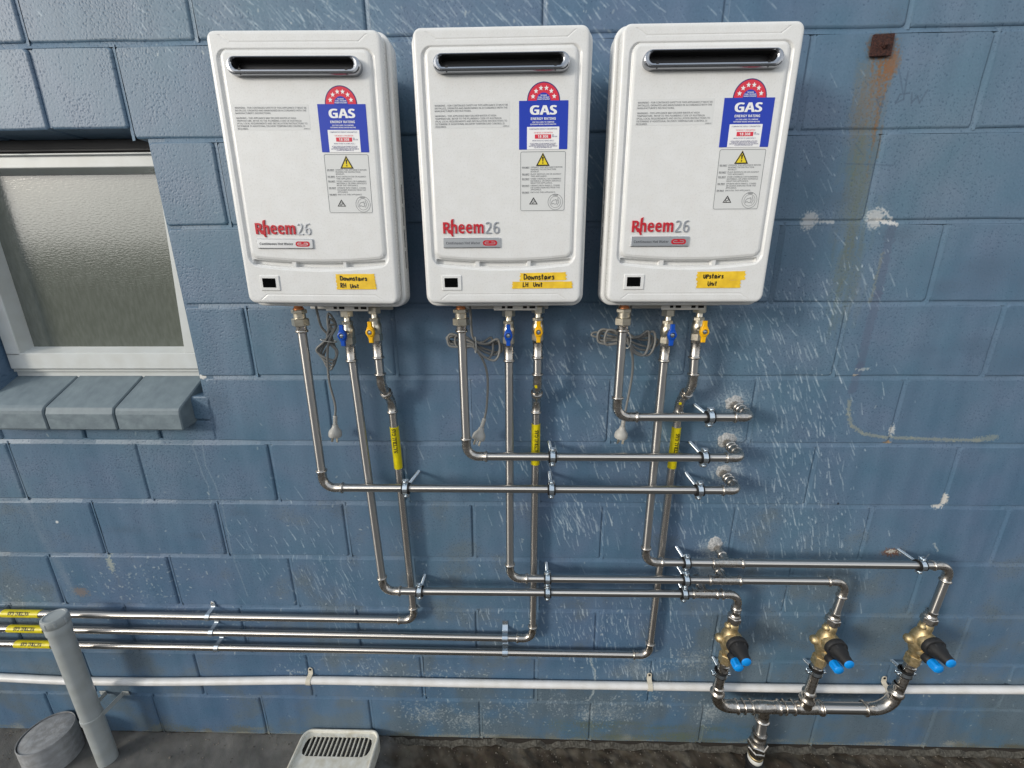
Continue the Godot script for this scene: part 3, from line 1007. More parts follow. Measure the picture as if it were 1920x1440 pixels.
func build_ground() -> void:
	var f := FastNoiseLite.new()
	f.seed = 6
	f.frequency = 0.5
	f.fractal_octaves = 3
	var mb := MB.new()
	mb.use_c = true
	var x0 := -1.4
	var x1 := 3.5
	var z1 := 0.42
	var nx := 610
	var nz := 52
	var hs := []
	var cs := []
	var gr := RandomNumberGenerator.new()
	gr.seed = 12
	for iz in nz + 1:
		for ix in nx + 1:
			var x := lerpf(x0, x1, float(ix) / nx)
			var z := -0.02 + (z1 + 0.02) * float(iz) / nz
			var h := ground_height(x, z, f) * (1.0 if iz < nz - 4 else float(nz - iz) / 5)
			hs.append(Vector3(x, h, z))
			var dug := smoothstep(0.66, 0.74, x + f.get_noise_2d(z * 30, 5) * 0.03)
			var g := gr.randf_range(0.93, 1.07)
			var bl := f.get_noise_2d(x * 20, z * 20)
			var conc := Color(0.118, 0.115, 0.108) * (g + bl * 0.35)
			var dirt := Color(0.042, 0.032, 0.021).lerp(Color(0.11, 0.096, 0.075), clampf(bl * 1.3 + 0.25 + f.get_noise_2d(x * 13, z * 16 + 90) * 0.6 + f.get_noise_2d(x * 70, z * 70) * 0.5, 0, 1)) * g
			cs.append(conc.lerp(dirt, dug))
	var norm := func(ix: int, iz: int) -> Vector3:
		var a: Vector3 = hs[iz * (nx + 1) + maxi(ix - 1, 0)]
		var b: Vector3 = hs[iz * (nx + 1) + mini(ix + 1, nx)]
		var c: Vector3 = hs[maxi(iz - 1, 0) * (nx + 1) + ix]
		var d: Vector3 = hs[mini(iz + 1, nz) * (nx + 1) + ix]
		return (d - c).cross(b - a).normalized()
	var ns := []
	for iz in nz + 1:
		for ix in nx + 1:
			ns.append(norm.call(ix, iz))
	for iz in nz:
		for ix in nx:
			var i := iz * (nx + 1) + ix
			var q := [i, i + 1, i + nx + 2, i + nx + 1]
			mb.v.append_array([hs[q[0]], hs[q[1]], hs[q[2]], hs[q[0]], hs[q[2]], hs[q[3]]])
			mb.n.append_array([ns[q[0]], ns[q[1]], ns[q[2]], ns[q[0]], ns[q[2]], ns[q[3]]])
			mb.c.append_array([cs[q[0]], cs[q[1]], cs[q[2]], cs[q[0]], cs[q[2]], cs[q[3]]])
			for k in 6: mb.u.append(Vector2.ZERO)
	structure("ground", mb, M.soil)
	var yd := MB.new()
	for b in [[-60, 0.42, 60, 60], [-60, -0.5, -1.4, 0.42], [3.5, -0.5, 60, 0.42]]:
		yd.quad(Vector3(b[0], -0.002, b[1]), Vector3(b[2], -0.002, b[1]), Vector3(b[2], -0.002, b[3]), Vector3(b[0], -0.002, b[3]), Vector3.UP)
	structure("yard_ground", yd, M.yard)
	# crumbs of soil and broken mortar
	var pebble := MB.new()
	var ico := [Vector3(0, 1, 0), Vector3(0, -1, 0), Vector3(1, 0, 0.2), Vector3(-1, 0.1, 0), Vector3(0.1, 0, 1), Vector3(0, 0.2, -1)]
	for t in [[0, 2, 4], [0, 4, 3], [0, 3, 5], [0, 5, 2], [1, 4, 2], [1, 3, 4], [1, 5, 3], [1, 2, 5]]:
		pebble.flat(ico[t[0]], ico[t[1]], ico[t[2]], ico[t[0]] + ico[t[1]] + ico[t[2]])
	pebble.use_c = false
	var mm := MultiMesh.new()
	mm.transform_format = MultiMesh.TRANSFORM_3D
	mm.use_colors = true
	mm.mesh = pebble.mesh()
	mm.instance_count = 800
	for i in 800:
		var x := gr.randf_range(0.66, 3.2) if i < 560 else gr.randf_range(-0.9, 0.66)
		var z := 0.002 + 0.2 * gr.randf() * gr.randf()
		var r := gr.randf_range(0.0008, 0.0032) * (1.8 if gr.randf() < 0.06 else 1.0)
		mm.set_instance_transform(i, Transform3D(Basis.from_euler(Vector3(gr.randf() * 6, gr.randf() * 6, gr.randf() * 6)).scaled(Vector3(r, r * 0.7, r)), Vector3(x, ground_height(x, z, f) + r * 0.3, z)))
		mm.set_instance_color(i, Color(0.16, 0.14, 0.115) * gr.randf_range(0.3, 1.5))
	var mi := MultiMeshInstance3D.new()
	mi.multimesh = mm
	var pm := std(Color.WHITE, 0.95)
	pm.vertex_color_use_as_albedo = true
	mi.material_override = pm
	mi.name = "loose_soil"
	mi.set_meta("kind", "stuff")
	mi.set_meta("label", "crumbs of soil and broken mortar along the foot of the wall")
	mi.set_meta("category", "soil")
	add_child(mi, true)
	# the mortar lip along the foot of the wall
	var lip := MB.new()
	var last: Array = []
	for i in 240:
		var x := -1.4 + 4.9 * i / 239.0
		var a := f.get_noise_2d(x * 16, 70) * 0.5 + 0.5
		var b := f.get_noise_2d(x * 40, 20) * 0.5 + 0.5
		var zz := 0.003 + 0.009 * a
		var yy := -0.030 + 0.044 * b * (0.3 + a)
		var sec := [Vector3(x, yy + 0.008, -0.002), Vector3(x, yy, zz * 0.6), Vector3(x, yy - 0.010, zz), Vector3(x, yy - 0.018, zz * 0.5)]
		if not last.is_empty():
			for k in 3:
				lip.quad(last[k], sec[k], sec[k + 1], last[k + 1], Vector3(0, 0.5, 1))
		last = sec
	var lo := part("mortar_lip", lip, M.plaster_dirty, self)
	lo.set_meta("label", "uneven pale mortar lip along the foot of the block wall")
	lo.set_meta("category", "mortar")
	# the far side of the yard, which the pane and the pipes mirror
	var fe := thing("yard_fence", "tall dull board fence across the yard, facing the heaters", "fence", Vector3(0, 0, 9.0))
	var i := 0
	var x := -22.0
	while x < 20.0:
		var bd := MB.new()
		boxm(bd, Vector3(x + 0.14, 1.05 + rng.randf_range(-0.02, 0.02), rng.randf_range(-0.006, 0.006)), Vector3(0.272, 2.10, 0.02), 0.003)
		part("board", bd, M.fence, fe)
		x += 0.28
	var rl := MB.new()
	for y in [0.3, 1.0, 1.8]:
		boxm(rl, Vector3(-1, y, 0.04), Vector3(42, 0.09, 0.045), 0.003)
	part("rail", rl, M.fence, fe)


# ---------------------------------------------------------------- water heaters
# local frame: x centred, y from the bottom edge, z from the wall; front face at 0.17
const HZ := 0.17
const HW := 0.173           # half width of the front panel
const HH := 0.527


func seg_dist(p: Vector2, a: Vector2, b: Vector2) -> float:
	var d := b - a
	return p.distance_to(a + d * clampf((p - a).dot(d) / d.length_squared(), 0, 1))


func inner_low(x: float) -> float: return 0.0945 + 0.0082 * (x / 0.148) * (x / 0.148)
func outer_low(x: float) -> float: return 0.0717 + 0.0105 * (x / 0.148) * (x / 0.148)


# signed distance (negative inside) to the panel outline with a bowed lower edge
func panel_dist(x: float, y: float, hw: float, top: float, low: float, r: float) -> float:
	var cy := (top + low) / 2
	var q := Vector2(absf(x) - hw + r, absf(y - cy) - (top - low) / 2 + r)
	return Vector2(maxf(q.x, 0), maxf(q.y, 0)).length() + minf(maxf(q.x, q.y), 0.0) - r


func cover_height(x: float, y: float) -> float:
	var h := 0.0
	var di := panel_dist(x, y, 0.1475, 0.4905, inner_low(x), 0.012)
	var dn := panel_dist(x, y, 0.1575, 0.4955, outer_low(x), 0.020)
	# the pressed channel round the middle panel
	if di > 0.0 and dn < 0.0:
		var t := minf(di, -dn)
		h -= 0.0042 * smoothstep(0.0, 0.0042, t)
	elif di <= 0.0:
		h += 0.0012 * smoothstep(0.0, 0.004, -di)
	# three air slots in the channel's lower arm
	var yc := 0.0852 + 0.0068 * (x / 0.147) * (x / 0.147)
	for s in [[-0.1475, -0.0625], [-0.0525, 0.052], [0.0605, 0.147]]:
		if x > s[0] and x < s[1] and absf(y - yc) < 0.0053:
			var e := minf(minf(x - s[0], s[1] - x), 0.0053 - absf(y - yc))
			h = -0.0042 - 0.0095 * smoothstep(0.0, 0.0014, e)
	# the mouth of the flue
	if absf(x) < 0.122 and absf(y - 0.4642) < 0.0105:
		h = -0.030
	# embossed lines at top and bottom
	for l in [[Vector2(-0.1457, 0.5178), Vector2(-0.126, 0.5052)], [Vector2(-0.126, 0.5052), Vector2(0.128, 0.5057)], [Vector2(0.128, 0.5057), Vector2(0.1496, 0.5221)],
		[Vector2(-0.1518, 0.0016), Vector2(-0.126, 0.0205)], [Vector2(-0.126, 0.0205), Vector2(0.12, 0.0205)], [Vector2(0.12, 0.0205), Vector2(0.1503, 0.0019)]]:
		var d := seg_dist(Vector2(x, y), l[0], l[1])
		if d < 0.0016:
			h -= 0.0007 * (1.0 - d / 0.0016)
	return h


func loop_pts(inset: float, r: float, n: int, grow_y := 0.0) -> PackedVector2Array:
	var p := PackedVector2Array()
	var x := HW - inset
	var y0 := inset - grow_y
	var y1 := HH - inset + grow_y
	var cs := [Vector2(x - r, y1 - r), Vector2(-x + r, y1 - r), Vector2(-x + r, y0 + r), Vector2(x - r, y0 + r)]
	for k in 4:
		for i in n + 1:
			var a := PI / 2 * (k + float(i) / n)
			p.append(cs[k] + Vector2(cos(a), sin(a)) * r)
	return p


func cover_mesh() -> MB:
	var mb := MB.new()
	# rim, from the back of the skirt forward and in: [inset, z, corner radius]
	var rim := [[-0.004, 0.098, 0.024], [-0.0085, 0.099, 0.026], [-0.0085, 0.134, 0.026], [-0.0078, 0.1375, 0.025], [-0.006, 0.1395, 0.0235], [-0.0015, 0.1405, 0.020], [0.0008, 0.1395, 0.0185], [0.0010, 0.1385, 0.0180], [0.0012, 0.1420, 0.0180], [0.0, 0.1432, 0.018], [0.0003, 0.160, 0.0178], [0.0009, 0.1645, 0.0172], [0.0024, 0.1678, 0.0155], [0.0044, 0.1694, 0.0135], [0.0072, 0.1698, 0.009], [0.009, 0.17, 0.0005]]
	var loops := []
	for e in rim:
		var ps := PackedVector3Array()
		for q in loop_pts(e[0], e[2], 8): ps.append(Vector3(q.x, q.y, e[1]))
		loops.append(ps)
	var cnt: int = loops[0].size()
	var sn := []                    # profile normals (outward, forward) between loops
	for i in rim.size() - 1:
		sn.append(Vector2(rim[i + 1][1] - rim[i][1], rim[i + 1][0] - rim[i][0]).normalized())
	sn[0] = Vector2(0, -1)
	for i in rim.size() - 1:
		var na: Vector2 = sn[i]
		var nb: Vector2 = sn[i]
		if i > 1 and sn[i - 1].dot(sn[i]) > 0.5: na = (sn[i - 1] + sn[i]).normalized()
		if i < sn.size() - 1 and i > 0 and sn[i + 1].dot(sn[i]) > 0.5: nb = (sn[i + 1] + sn[i]).normalized()
		for k in cnt:
			var l := (k + 1) % cnt
			var oa := Vector2(cos(PI / 2 * (float(k / 9) + float(k % 9) / 8)), sin(PI / 2 * (float(k / 9) + float(k % 9) / 8)))
			var ob := Vector2(cos(PI / 2 * (float(l / 9) + float(l % 9) / 8)), sin(PI / 2 * (float(l / 9) + float(l % 9) / 8)))
			mb.squad(loops[i][k], loops[i][l], loops[i + 1][l], loops[i + 1][k],
				Vector3(oa.x * na.x, oa.y * na.x, na.y), Vector3(ob.x * na.x, ob.y * na.x, na.y), Vector3(ob.x * nb.x, ob.y * nb.x, nb.y), Vector3(oa.x * nb.x, oa.y * nb.x, nb.y))
	# pressed front
	var xs := PackedFloat32Array()
	var ys := PackedFloat32Array()
	var hx := HW - 0.009
	for i in 181: xs.append(-hx + 2 * hx * i / 180.0)
	var y := 0.009
	while y < HH - 0.0092:
		ys.append(y)
		y += 0.0009 if (y > 0.066 and y < 0.106) else (0.0014 if (y > 0.48 or y < 0.03) else 0.006)
	ys.append(HH - 0.009)
	var hgt := []
	var nrm := []
	for yy in ys:
		for xx in xs:
			hgt.append(cover_height(xx, yy))
			var e := 0.0006
			var gx := (cover_height(xx + e, yy) - cover_height(xx - e, yy)) / (2 * e)
			var gy := (cover_height(xx, yy + e) - cover_height(xx, yy - e)) / (2 * e)
			nrm.append(Vector3(-gx, -gy, 1).normalized())
	var w := xs.size()
	for j in ys.size() - 1:
		for i in w - 1:
			var a := j * w + i
			mb.squad(Vector3(xs[i], ys[j], HZ + hgt[a]), Vector3(xs[i + 1], ys[j], HZ + hgt[a + 1]), Vector3(xs[i + 1], ys[j + 1], HZ + hgt[a + w + 1]), Vector3(xs[i], ys[j + 1], HZ + hgt[a + w]), nrm[a], nrm[a + 1], nrm[a + w + 1], nrm[a + w])
	return mb


func stadium(x0: float, y0: float, x1: float, y1: float, n := 12) -> PackedVector2Array:
	var r := (y1 - y0) / 2
	var p := PackedVector2Array()
	for i in n + 1: p.append(Vector2(x1 - r, y0 + r) + Vector2(cos(-PI / 2 + PI * i / n), sin(-PI / 2 + PI * i / n)) * r)
	for i in n + 1: p.append(Vector2(x0 + r, y0 + r) + Vector2(cos(PI / 2 + PI * i / n), sin(PI / 2 + PI * i / n)) * r)
	return p


func make_heater() -> Node3D:
	var o := Node3D.new()
	var I := Transform3D()
	var P := Transform3D(Basis(), Vector3(0, 0, HZ + 0.0012))      # the middle panel's face
	var cab := MB.new()
	var prof := PackedVector2Array([Vector2(-0.162, 0.008), Vector2(0.157, 0.008), Vector2(0.157, 0.47), Vector2(0.145, 0.500), Vector2(-0.150, 0.500), Vector2(-0.162, 0.47)])
	prism(cab, prof, 0.105, Transform3D(Basis(), Vector3(0, 0, 0.012)), 0.002, true)
	boxm(cab, Vector3(0, 0.25, 0.007), Vector3(0.22, 0.56, 0.010), 0.002)
	var co := part("cabinet", cab, M.cabinet, o)
	var seam := MB.new()
	for sx in [0.1575, -0.1625]:
		boxm(seam, Vector3(sx, 0.44, 0.06), Vector3(0.0012, 0.0016, 0.085), 0.0003)
		boxm(seam, Vector3(sx, 0.25, 0.030), Vector3(0.0012, 0.46, 0.0014), 0.0003)
	part("seam", seam, M.grey_ink, co)
	for sx in [[0.1578, 1.0], [-0.1628, -1.0]]:
		# notices on the sides of the cabinet
		var X := Transform3D(Basis(Vector3(0, 0, -1) * sx[1], Vector3.UP, Vector3(1, 0, 0) * sx[1]), Vector3(sx[0], 0, 0.062))
		var plate := MB.new()
		prism(plate, rrect(-0.030, 0.33, 0.030, 0.42, 0.003), 0.0004, X)
		prism(plate, rrect(-0.030, 0.16, 0.030, 0.32, 0.003), 0.0004, X)
		prism(plate, rrect(-0.026, 0.05, 0.028, 0.115, 0.003), 0.0004, X)
		part("side_notice", plate, M.notice, co)
		var ink := MB.new()
		ribbon(ink, rrect(-0.029, 0.161, 0.029, 0.319, 0.003), 0.0008, 0.0007, X, true)
		ribbon(ink, PackedVector2Array([Vector2(-0.010, 0.292), Vector2(0.010, 0.292), Vector2(0, 0.311)]), 0.0018, 0.0007, X, true)
		for k in 22:
			if k == 8: continue
			ribbon(ink, PackedVector2Array([Vector2(-0.025, 0.286 - k * 0.0055), Vector2(0.012 + 0.012 * sin(k * 2.3), 0.286 - k * 0.0055)]), 0.0016, 0.0007, X)
		for k in 9:
			ribbon(ink, PackedVector2Array([Vector2(-0.024, 0.41 - k * 0.009), Vector2(0.010 + 0.012 * sin(k * 1.7), 0.41 - k * 0.009)]), 0.003, 0.0007, X)
		part("side_lettering", ink, M.grey_ink, co)
		var fl := MB.new()
		ribbon(fl, PackedVector2Array([Vector2(-0.004, 0.062), Vector2(-0.013, 0.075), Vector2(-0.006, 0.092), Vector2(0.002, 0.105), Vector2(0.004, 0.09), Vector2(0.012, 0.078), Vector2(0.006, 0.062)]), 0.004, 0.0007, X)
		part("flame_mark", fl, M.logo_red, co)
	var cv := part("front_cover", cover_mesh(), M.cover, o)
	for sx in [-1.0, 1.0]:
		for k in 4:
			var sl := MB.new()
			boxm(sl, Vector3(sx * (HW + 0.0082), 0.098 + k * 0.047, 0.118), Vector3(0.0016, 0.039, 0.0036), 0.0004)
			part("side_slot", sl, M.hole, cv)
	# flue outlet
	var ring := MB.new()
	var inn := MB.new()
	var so := stadium(-0.132, 0.4455, 0.1335, 0.4772)
	var si := stadium(-0.1200, 0.4558, 0.1190, 0.4732)
	var st := [[0.0, -0.001], [0.0, 0.010], [0.10, 0.0128], [0.25, 0.0142], [0.5, 0.0148], [0.75, 0.0142], [0.92, 0.0125], [1.0, 0.009], [1.0, -0.0095]]
	for i in st.size() - 1:
		var mbx: MB = inn if i == st.size() - 2 else ring
		for k in so.size():
			var l := (k + 1) % so.size()
			var q := []
			for e in [[i, k], [i, l], [i + 1, l], [i + 1, k]]:
				var p2: Vector2 = so[e[1]].lerp(si[e[1]], st[e[0]][0])
				q.append(Vector3(p2.x, p2.y, HZ + 0.0012 + st[e[0]][1]))
			var out2: Vector2 = (so[k] + so[l]) / 2 - Vector2(clampf((so[k].x + so[l].x) / 2, -0.115, 0.117), 0.4613)
			var dr: float = st[i + 1][1] - st[i][1]
			var dt: float = (st[i + 1][0] - st[i][0]) * 0.011
			mbx.quad(q[0], q[1], q[2], q[3], Vector3(out2.normalized().x * dr, out2.normalized().y * dr, dt) if i < 7 else Vector3(-out2.x, -out2.y, 0))
	prism(inn, si, 0.001, Transform3D(Basis(), Vector3(0, 0, HZ - 0.0095)))
	var fo := part("flue_outlet", ring, M.chrome, o)
	part("flue_throat", inn, M.throat, fo)
	for sx in [-0.1055, 0.105]:
		var sc := MB.new()
		lathe(sc, Vector3(sx, 0.4535, HZ + 0.0135), Vector3.BACK, [Vector2(0.0028, 0), Vector2(0.0028, 0.0022), Vector2(0.0, 0.0022)], 12)
		boxm(sc, Vector3(sx, 0.4485, HZ + 0.0125), Vector3(0.0024, 0.006, 0.003), 0.0003)
		part("screw", sc, M.black, fo)
	# warning film
	var film := MB.new()
	prism(film, rrect(-0.138, 0.352, 0.0165, 0.3985, 0.001), 0.0002, P)
	var wf := part("warning_label", film, M.film, o)
	var wl := MB.new()
	var yy := 0.3904
	for s in [["WARNING - FOR CONTINUED SAFETY OF THIS APPLIANCE IT MUST BE", 0.147], ["INSTALLED, OPERATED AND MAINTAINED IN ACCORDANCE WITH THE", 0.146], ["MANUFACTURER'S INSTRUCTIONS.", 0.073], ["", 0], ["WARNING - THIS APPLIANCE MAY DELIVER WATER AT HIGH", 0.123], ["TEMPERATURE. REFER TO THE PLUMBING CODE OF AUSTRALIA", 0.134], ["(PCA), LOCAL REQUIREMENTS AND INSTALLATION INSTRUCTIONS TO", 0.145], ["DETERMINE IF ADDITIONAL DELIVERY TEMPERATURE CONTROL IS", 0.140], ["REQUIRED.", 0.022]]:
		if s[0] != "": text(wl, s[0], 0.0030, Vector2(-0.1345, yy), -1, "sans", P, 0.0005, s[1])
		yy -= 0.0048 if s[0] != "" else 0.0040
	text(wl, "209995-A1", 0.0018, Vector2(0.014, 0.3535), 1, "sans", P, 0.0005, 0.012)
	part("lettering", wl, M.grey_ink, wf)
	# energy rating sticker
	var C := Vector2(0.0835, 0.3985)
	var e0 := MB.new()
	prism(e0, circle(C, 0.0328, 33, 0, PI), 0.0002, P)
	var es := part("energy_rating_label", e0, M.label_navy, o)
	var e1 := MB.new()
	prism(e1, circle(C, 0.0308, 33, 0, PI), 0.0002, P.translated(Vector3(0, 0, 0.0003)))
	part("red_arch", e1, M.label_red, es)
	var e2 := MB.new()
	prism(e2, rrect(0.0348, 0.3112, 0.1330, 0.3985, 0.0008), 0.0003, P.translated(Vector3(0, 0, 0.0002)))
	prism(e2, circle(C, 0.0138, 21, 0, PI), 0.0002, P.translated(Vector3(0, 0, 0.0006)))
	part("blue_panel", e2, M.label_blue, es)
	var e3 := MB.new()
	prism(e3, rrect(0.0509, 0.3112, 0.1160, 0.3522, 0.0005), 0.0002, P.translated(Vector3(0, 0, 0.0006)))
	for k in 6:
		var a := PI * (0.105 + 0.158 * k)
		var c := C + Vector2(cos(a), sin(a)) * 0.0222
		var poly := PackedVector2Array()
		for i in 10:
			var b := PI / 2 + TAU * i / 10
			poly.append(c + Vector2(cos(b), sin(b)) * (0.0048 if i % 2 == 0 else 0.0021))
		prism(e3, poly, 0.0002, P.translated(Vector3(0, 0, 0.0006)))
	for k in 3:
		text(e3, "GAS", 0.0165, Vector2(0.0835 + 0.0007 * (k - 1), 0.3735), 0, "sans_bold", P, 0.0009 + 0.00005 * k, 0.0525)
	text(e3, "ENERGY RATING", 0.0044, Vector2(0.0835, 0.3645), 0, "sans_bold", P, 0.0009, 0.050)
	text(e3, "USE THIS LABEL TO COMPARE", 0.0021, Vector2(0.0835, 0.3595), 0, "sans_bold", P, 0.0009, 0.044)
	text(e3, "DIFFERENT MODEL WATER HEATERS", 0.0021, Vector2(0.0835, 0.3555), 0, "sans_bold", P, 0.0009, 0.052)
	text(e3, "THE MORE", 0.0020, Vector2(0.0835, 0.4065), 0, "sans_bold", P, 0.0010, 0.013)
	text(e3, "STARS, THE MORE", 0.0018, Vector2(0.0835, 0.4032), 0, "sans_bold", P, 0.0010, 0.0225)
	text(e3, "ENERGY EFFICIENT", 0.0018, Vector2(0.0835, 0.3998), 0, "sans_bold", P, 0.0010, 0.0245)
	part("white_print", e3, M.white_ink, es)
	var e4 := MB.new()
	prism(e4, rrect(0.0668, 0.3308, 0.0998, 0.3385, 0.0003), 0.0002, P.translated(Vector3(0, 0, 0.0009)))
	text(e4, "THIS MODEL'S CONSUMPTION", 0.0016, Vector2(0.0835, 0.3408), 0, "sans", P, 0.0010, 0.038)
	part("red_print", e4, M.label_red, es)
	var e5 := MB.new()
	text(e5, "18 308", 0.0048, Vector2(0.0833, 0.3322), 0, "sans_bold", P, 0.0013, 0.021)
	part("figures", e5, M.white_ink, es)
	var e6 := MB.new()
	text(e6, "COMPARATIVE ENERGY CONSUMPTION", 0.0022, Vector2(0.0835, 0.3470), 0, "sans", P, 0.0010, 0.056)
	text(e6, "MJ", 0.0016, Vector2(0.1018, 0.3362), -1, "sans", P, 0.0010)
	text(e6, "PER YEAR", 0.0016, Vector2(0.1018, 0.3335), -1, "sans", P, 0.0010, 0.010)
	text(e6, "WHEN TESTED TO AS/NZS 4552.2", 0.0017, Vector2(0.0835, 0.3262), 0, "sans", P, 0.0010, 0.044)
	text(e6, "ACTUAL ENERGY USE AND RUNNING COSTS WILL", 0.0014, Vector2(0.0835, 0.3212), 0, "sans", P, 0.0010, 0.054)
	text(e6, "DEPEND ON HOW YOU USE THE APPLIANCE", 0.0014, Vector2(0.0835, 0.3188), 0, "sans", P, 0.0010, 0.050)
	text(e6, "AND ON THE TEMPERATURE OF THE COLD WATER", 0.0014, Vector2(0.0835, 0.3164), 0, "sans", P, 0.0010, 0.058)
	text(e6, "FOR MORE INFORMATION ASK", 0.0014, Vector2(0.0835, 0.3140), 0, "sans", P, 0.0010, 0.036)
	part("small_print", e6, M.label_navy, es)
	# caution notice
	var n0 := MB.new()
	prism(n0, rrect(0.0365, 0.193, 0.1305, 0.3085, 0.002), 0.0002, P)
	var no := part("caution_label", n0, M.notice, o)
	var n1 := MB.new()
	ribbon(n1, rrect(0.0380, 0.1948, 0.1300, 0.3070, 0.0035), 0.0007, 0.0004, P, true)
	var dn := [["OPERATE THIS APPLIANCE BEFORE", "READING THE INSTRUCTION", "BOOKLET."], ["PLACE ARTICLES ON OR AGAINST", "THIS APPLIANCE."], ["STORE CHEMICALS OR FLAMMABLE", "MATERIALS, OR SPRAY AEROSOLS", "NEAR THIS APPLIANCE."], ["OPERATE WITH PANELS, COVERS", "OR GUARDS REMOVED FROM THIS", "APPLIANCE."], ["ENCLOSE THIS APPLIANCE."]]
	yy = 0.2768
	for grp in dn:
		text(n1, "DO NOT", 0.0026, Vector2(0.0412, yy), -1, "sans_bold", P, 0.0005, 0.0148)
		ribbon(n1, PackedVector2Array([Vector2(0.0412, yy - 0.0009), Vector2(0.056, yy - 0.0009)]), 0.0004, 0.0005, P)
		for s in grp:
			text(n1, s, 0.0026, Vector2(0.0588, yy), -1, "sans", P, 0.0005, s.length() * 0.00226)
			yy -= 0.0040
		yy -= 0.0009
	ribbon(n1, circle(Vector2(0.1110, 0.2115), 0.0154, 32), 0.0006, 0.0005, P, true)
	ribbon(n1, circle(Vector2(0.1110, 0.2115), 0.0112, 28), 0.0005, 0.0006, P, true)
	ribbon(n1, PackedVector2Array([Vector2(0.1035, 0.207), Vector2(0.103, 0.2115), Vector2(0.107, 0.2152), Vector2(0.1105, 0.2152), Vector2(0.112, 0.2168), Vector2(0.1142, 0.2115), Vector2(0.1135, 0.2075), Vector2(0.109, 0.2072), Vector2(0.1065, 0.209)]), 0.0006, 0.0007, P, true)
	ribbon(n1, PackedVector2Array([Vector2(0.1150, 0.205), Vector2(0.1185, 0.2115), Vector2(0.1160, 0.2195), Vector2(0.1152, 0.213)]), 0.0006, 0.0008, P)
	text(n1, "CERTIFIED", 0.0016, Vector2(0.111, 0.2238), 0, "sans_bold", P, 0.0006, 0.010)
	part("lettering", n1, M.grey_ink, no)
	var n2 := MB.new()
	var T := PackedVector2Array([Vector2(0.0695, 0.2805), Vector2(0.0978, 0.2805), Vector2(0.0836, 0.3055)])
	prism(n2, T, 0.0002, P.translated(Vector3(0, 0, 0.0003)))
	part("warning_triangle", n2, M.sign_yellow, no)
	var n3 := MB.new()
	ribbon(n3, PackedVector2Array([Vector2(0.0715, 0.2817), Vector2(0.0957, 0.2817), Vector2(0.0836, 0.3028)]), 0.0022, 0.0007, P, true)
	prism(n3, PackedVector2Array([Vector2(0.0828, 0.2888), Vector2(0.0844, 0.2888), Vector2(0.0853, 0.2975), Vector2(0.0819, 0.2975)]), 0.0001, P.translated(Vector3(0, 0, 0.0007)))
	prism(n3, circle(Vector2(0.0836, 0.2860), 0.0014, 10), 0.0001, P.translated(Vector3(0, 0, 0.0007)))
	part("warning_mark", n3, M.black_ink, no)
	n3 = MB.new()
	ribbon(n3, PackedVector2Array([Vector2(0.0572, 0.2078), Vector2(0.0727, 0.2078), Vector2(0.0649, 0.2196)]), 0.0015, 0.0005, P, true)
	ribbon(n3, circle(Vector2(0.0650, 0.2122), 0.0036, 14, -0.5, 4.6), 0.0008, 0.0006, P)
	ribbon(n3, PackedVector2Array([Vector2(0.0632, 0.2122), Vector2(0.0648, 0.2106), Vector2(0.0690, 0.2150)]), 0.0009, 0.0008, P)
	part("approval_mark", n3, M.black_ink, no)
	# maker's name in raised letters
	var l0 := MB.new()
	text(l0, "R", 0.0228, Vector2(-0.1290, 0.1500), -1, "sans_bold", P, 0.0, 0.0165, 0.0024)
	text(l0, "heem", 0.0240, Vector2(-0.1118, 0.1500), -1, "sans_bold", P, 0.0, 0.0700, 0.0024)
	prism(l0, PackedVector2Array([Vector2(-0.1180, 0.1580), Vector2(-0.1135, 0.1580), Vector2(-0.1068, 0.1450), Vector2(-0.1105, 0.1438)]), 0.0023, P, 0.0004)
	prism(l0, PackedVector2Array([Vector2(-0.1112, 0.1660), Vector2(-0.1072, 0.1660), Vector2(-0.1060, 0.1795), Vector2(-0.1112, 0.1780)]), 0.0022, P, 0.0004)
	part("maker_name", l0, M.logo_red, o)
	var l1 := MB.new()
	text(l1, "26", 0.0225, Vector2(-0.0375, 0.1493), -1, "sans", P, 0.0, 0.0290, 0.0022)
	part("model_number", l1, M.logo_silver, o)
	var b0 := MB.new()
	prism(b0, rrect(-0.1298, 0.1203, -0.0060, 0.1408, 0.0015), 0.0036, P, 0.0012)
	var bo := part("badge", b0, M.badge, o)
	var b1 := MB.new()
	text(b1, "Continuous Hot Water", 0.0052, Vector2(-0.1235, 0.1275), -1, "sans_bold", P, 0.0040, 0.074)
	part("lettering", b1, M.grey_ink, bo)
	var b2 := MB.new()
	prism(b2, stadium(-0.0440, 0.1245, -0.0125, 0.1355, 6), 0.0003, P.translated(Vector3(0, 0, 0.0038)))
	part("red_pill", b2, M.logo_red, bo)
	var b3 := MB.new()
	ribbon(b3, PackedVector2Array([Vector2(-0.0310, 0.1320), Vector2(-0.0375, 0.1320), Vector2(-0.0395, 0.1300), Vector2(-0.0375, 0.1280), Vector2(-0.0190, 0.1280), Vector2(-0.0170, 0.1300), Vector2(-0.0190, 0.1320), Vector2(-0.0255, 0.1320)]), 0.0011, 0.0043, P)
	part("pill_mark", b3, M.badge, bo)
	# display
	var F := Transform3D(Basis(), Vector3(0, 0, HZ))
	var d0 := MB.new()
	prism(d0, rrect(-0.1383, 0.0292, -0.0934, 0.0625, 0.002), 0.0022, F, 0.0014)
	var dof := part("display_bezel", d0, M.cover, o)
	var d1 := MB.new()
	prism(d1, rrect(-0.1316, 0.0365, -0.1022, 0.0566, 0.0004), 0.0005, F.translated(Vector3(0, 0, 0.0022)))
	part("display_screen", d1, M.screen, dof)
	# underside: gland plate with its holes
	var g0 := MB.new()
	boxm(g0, Vector3(-0.010, -0.001, 0.078), Vector3(0.235, 0.022, 0.066), 0.002)
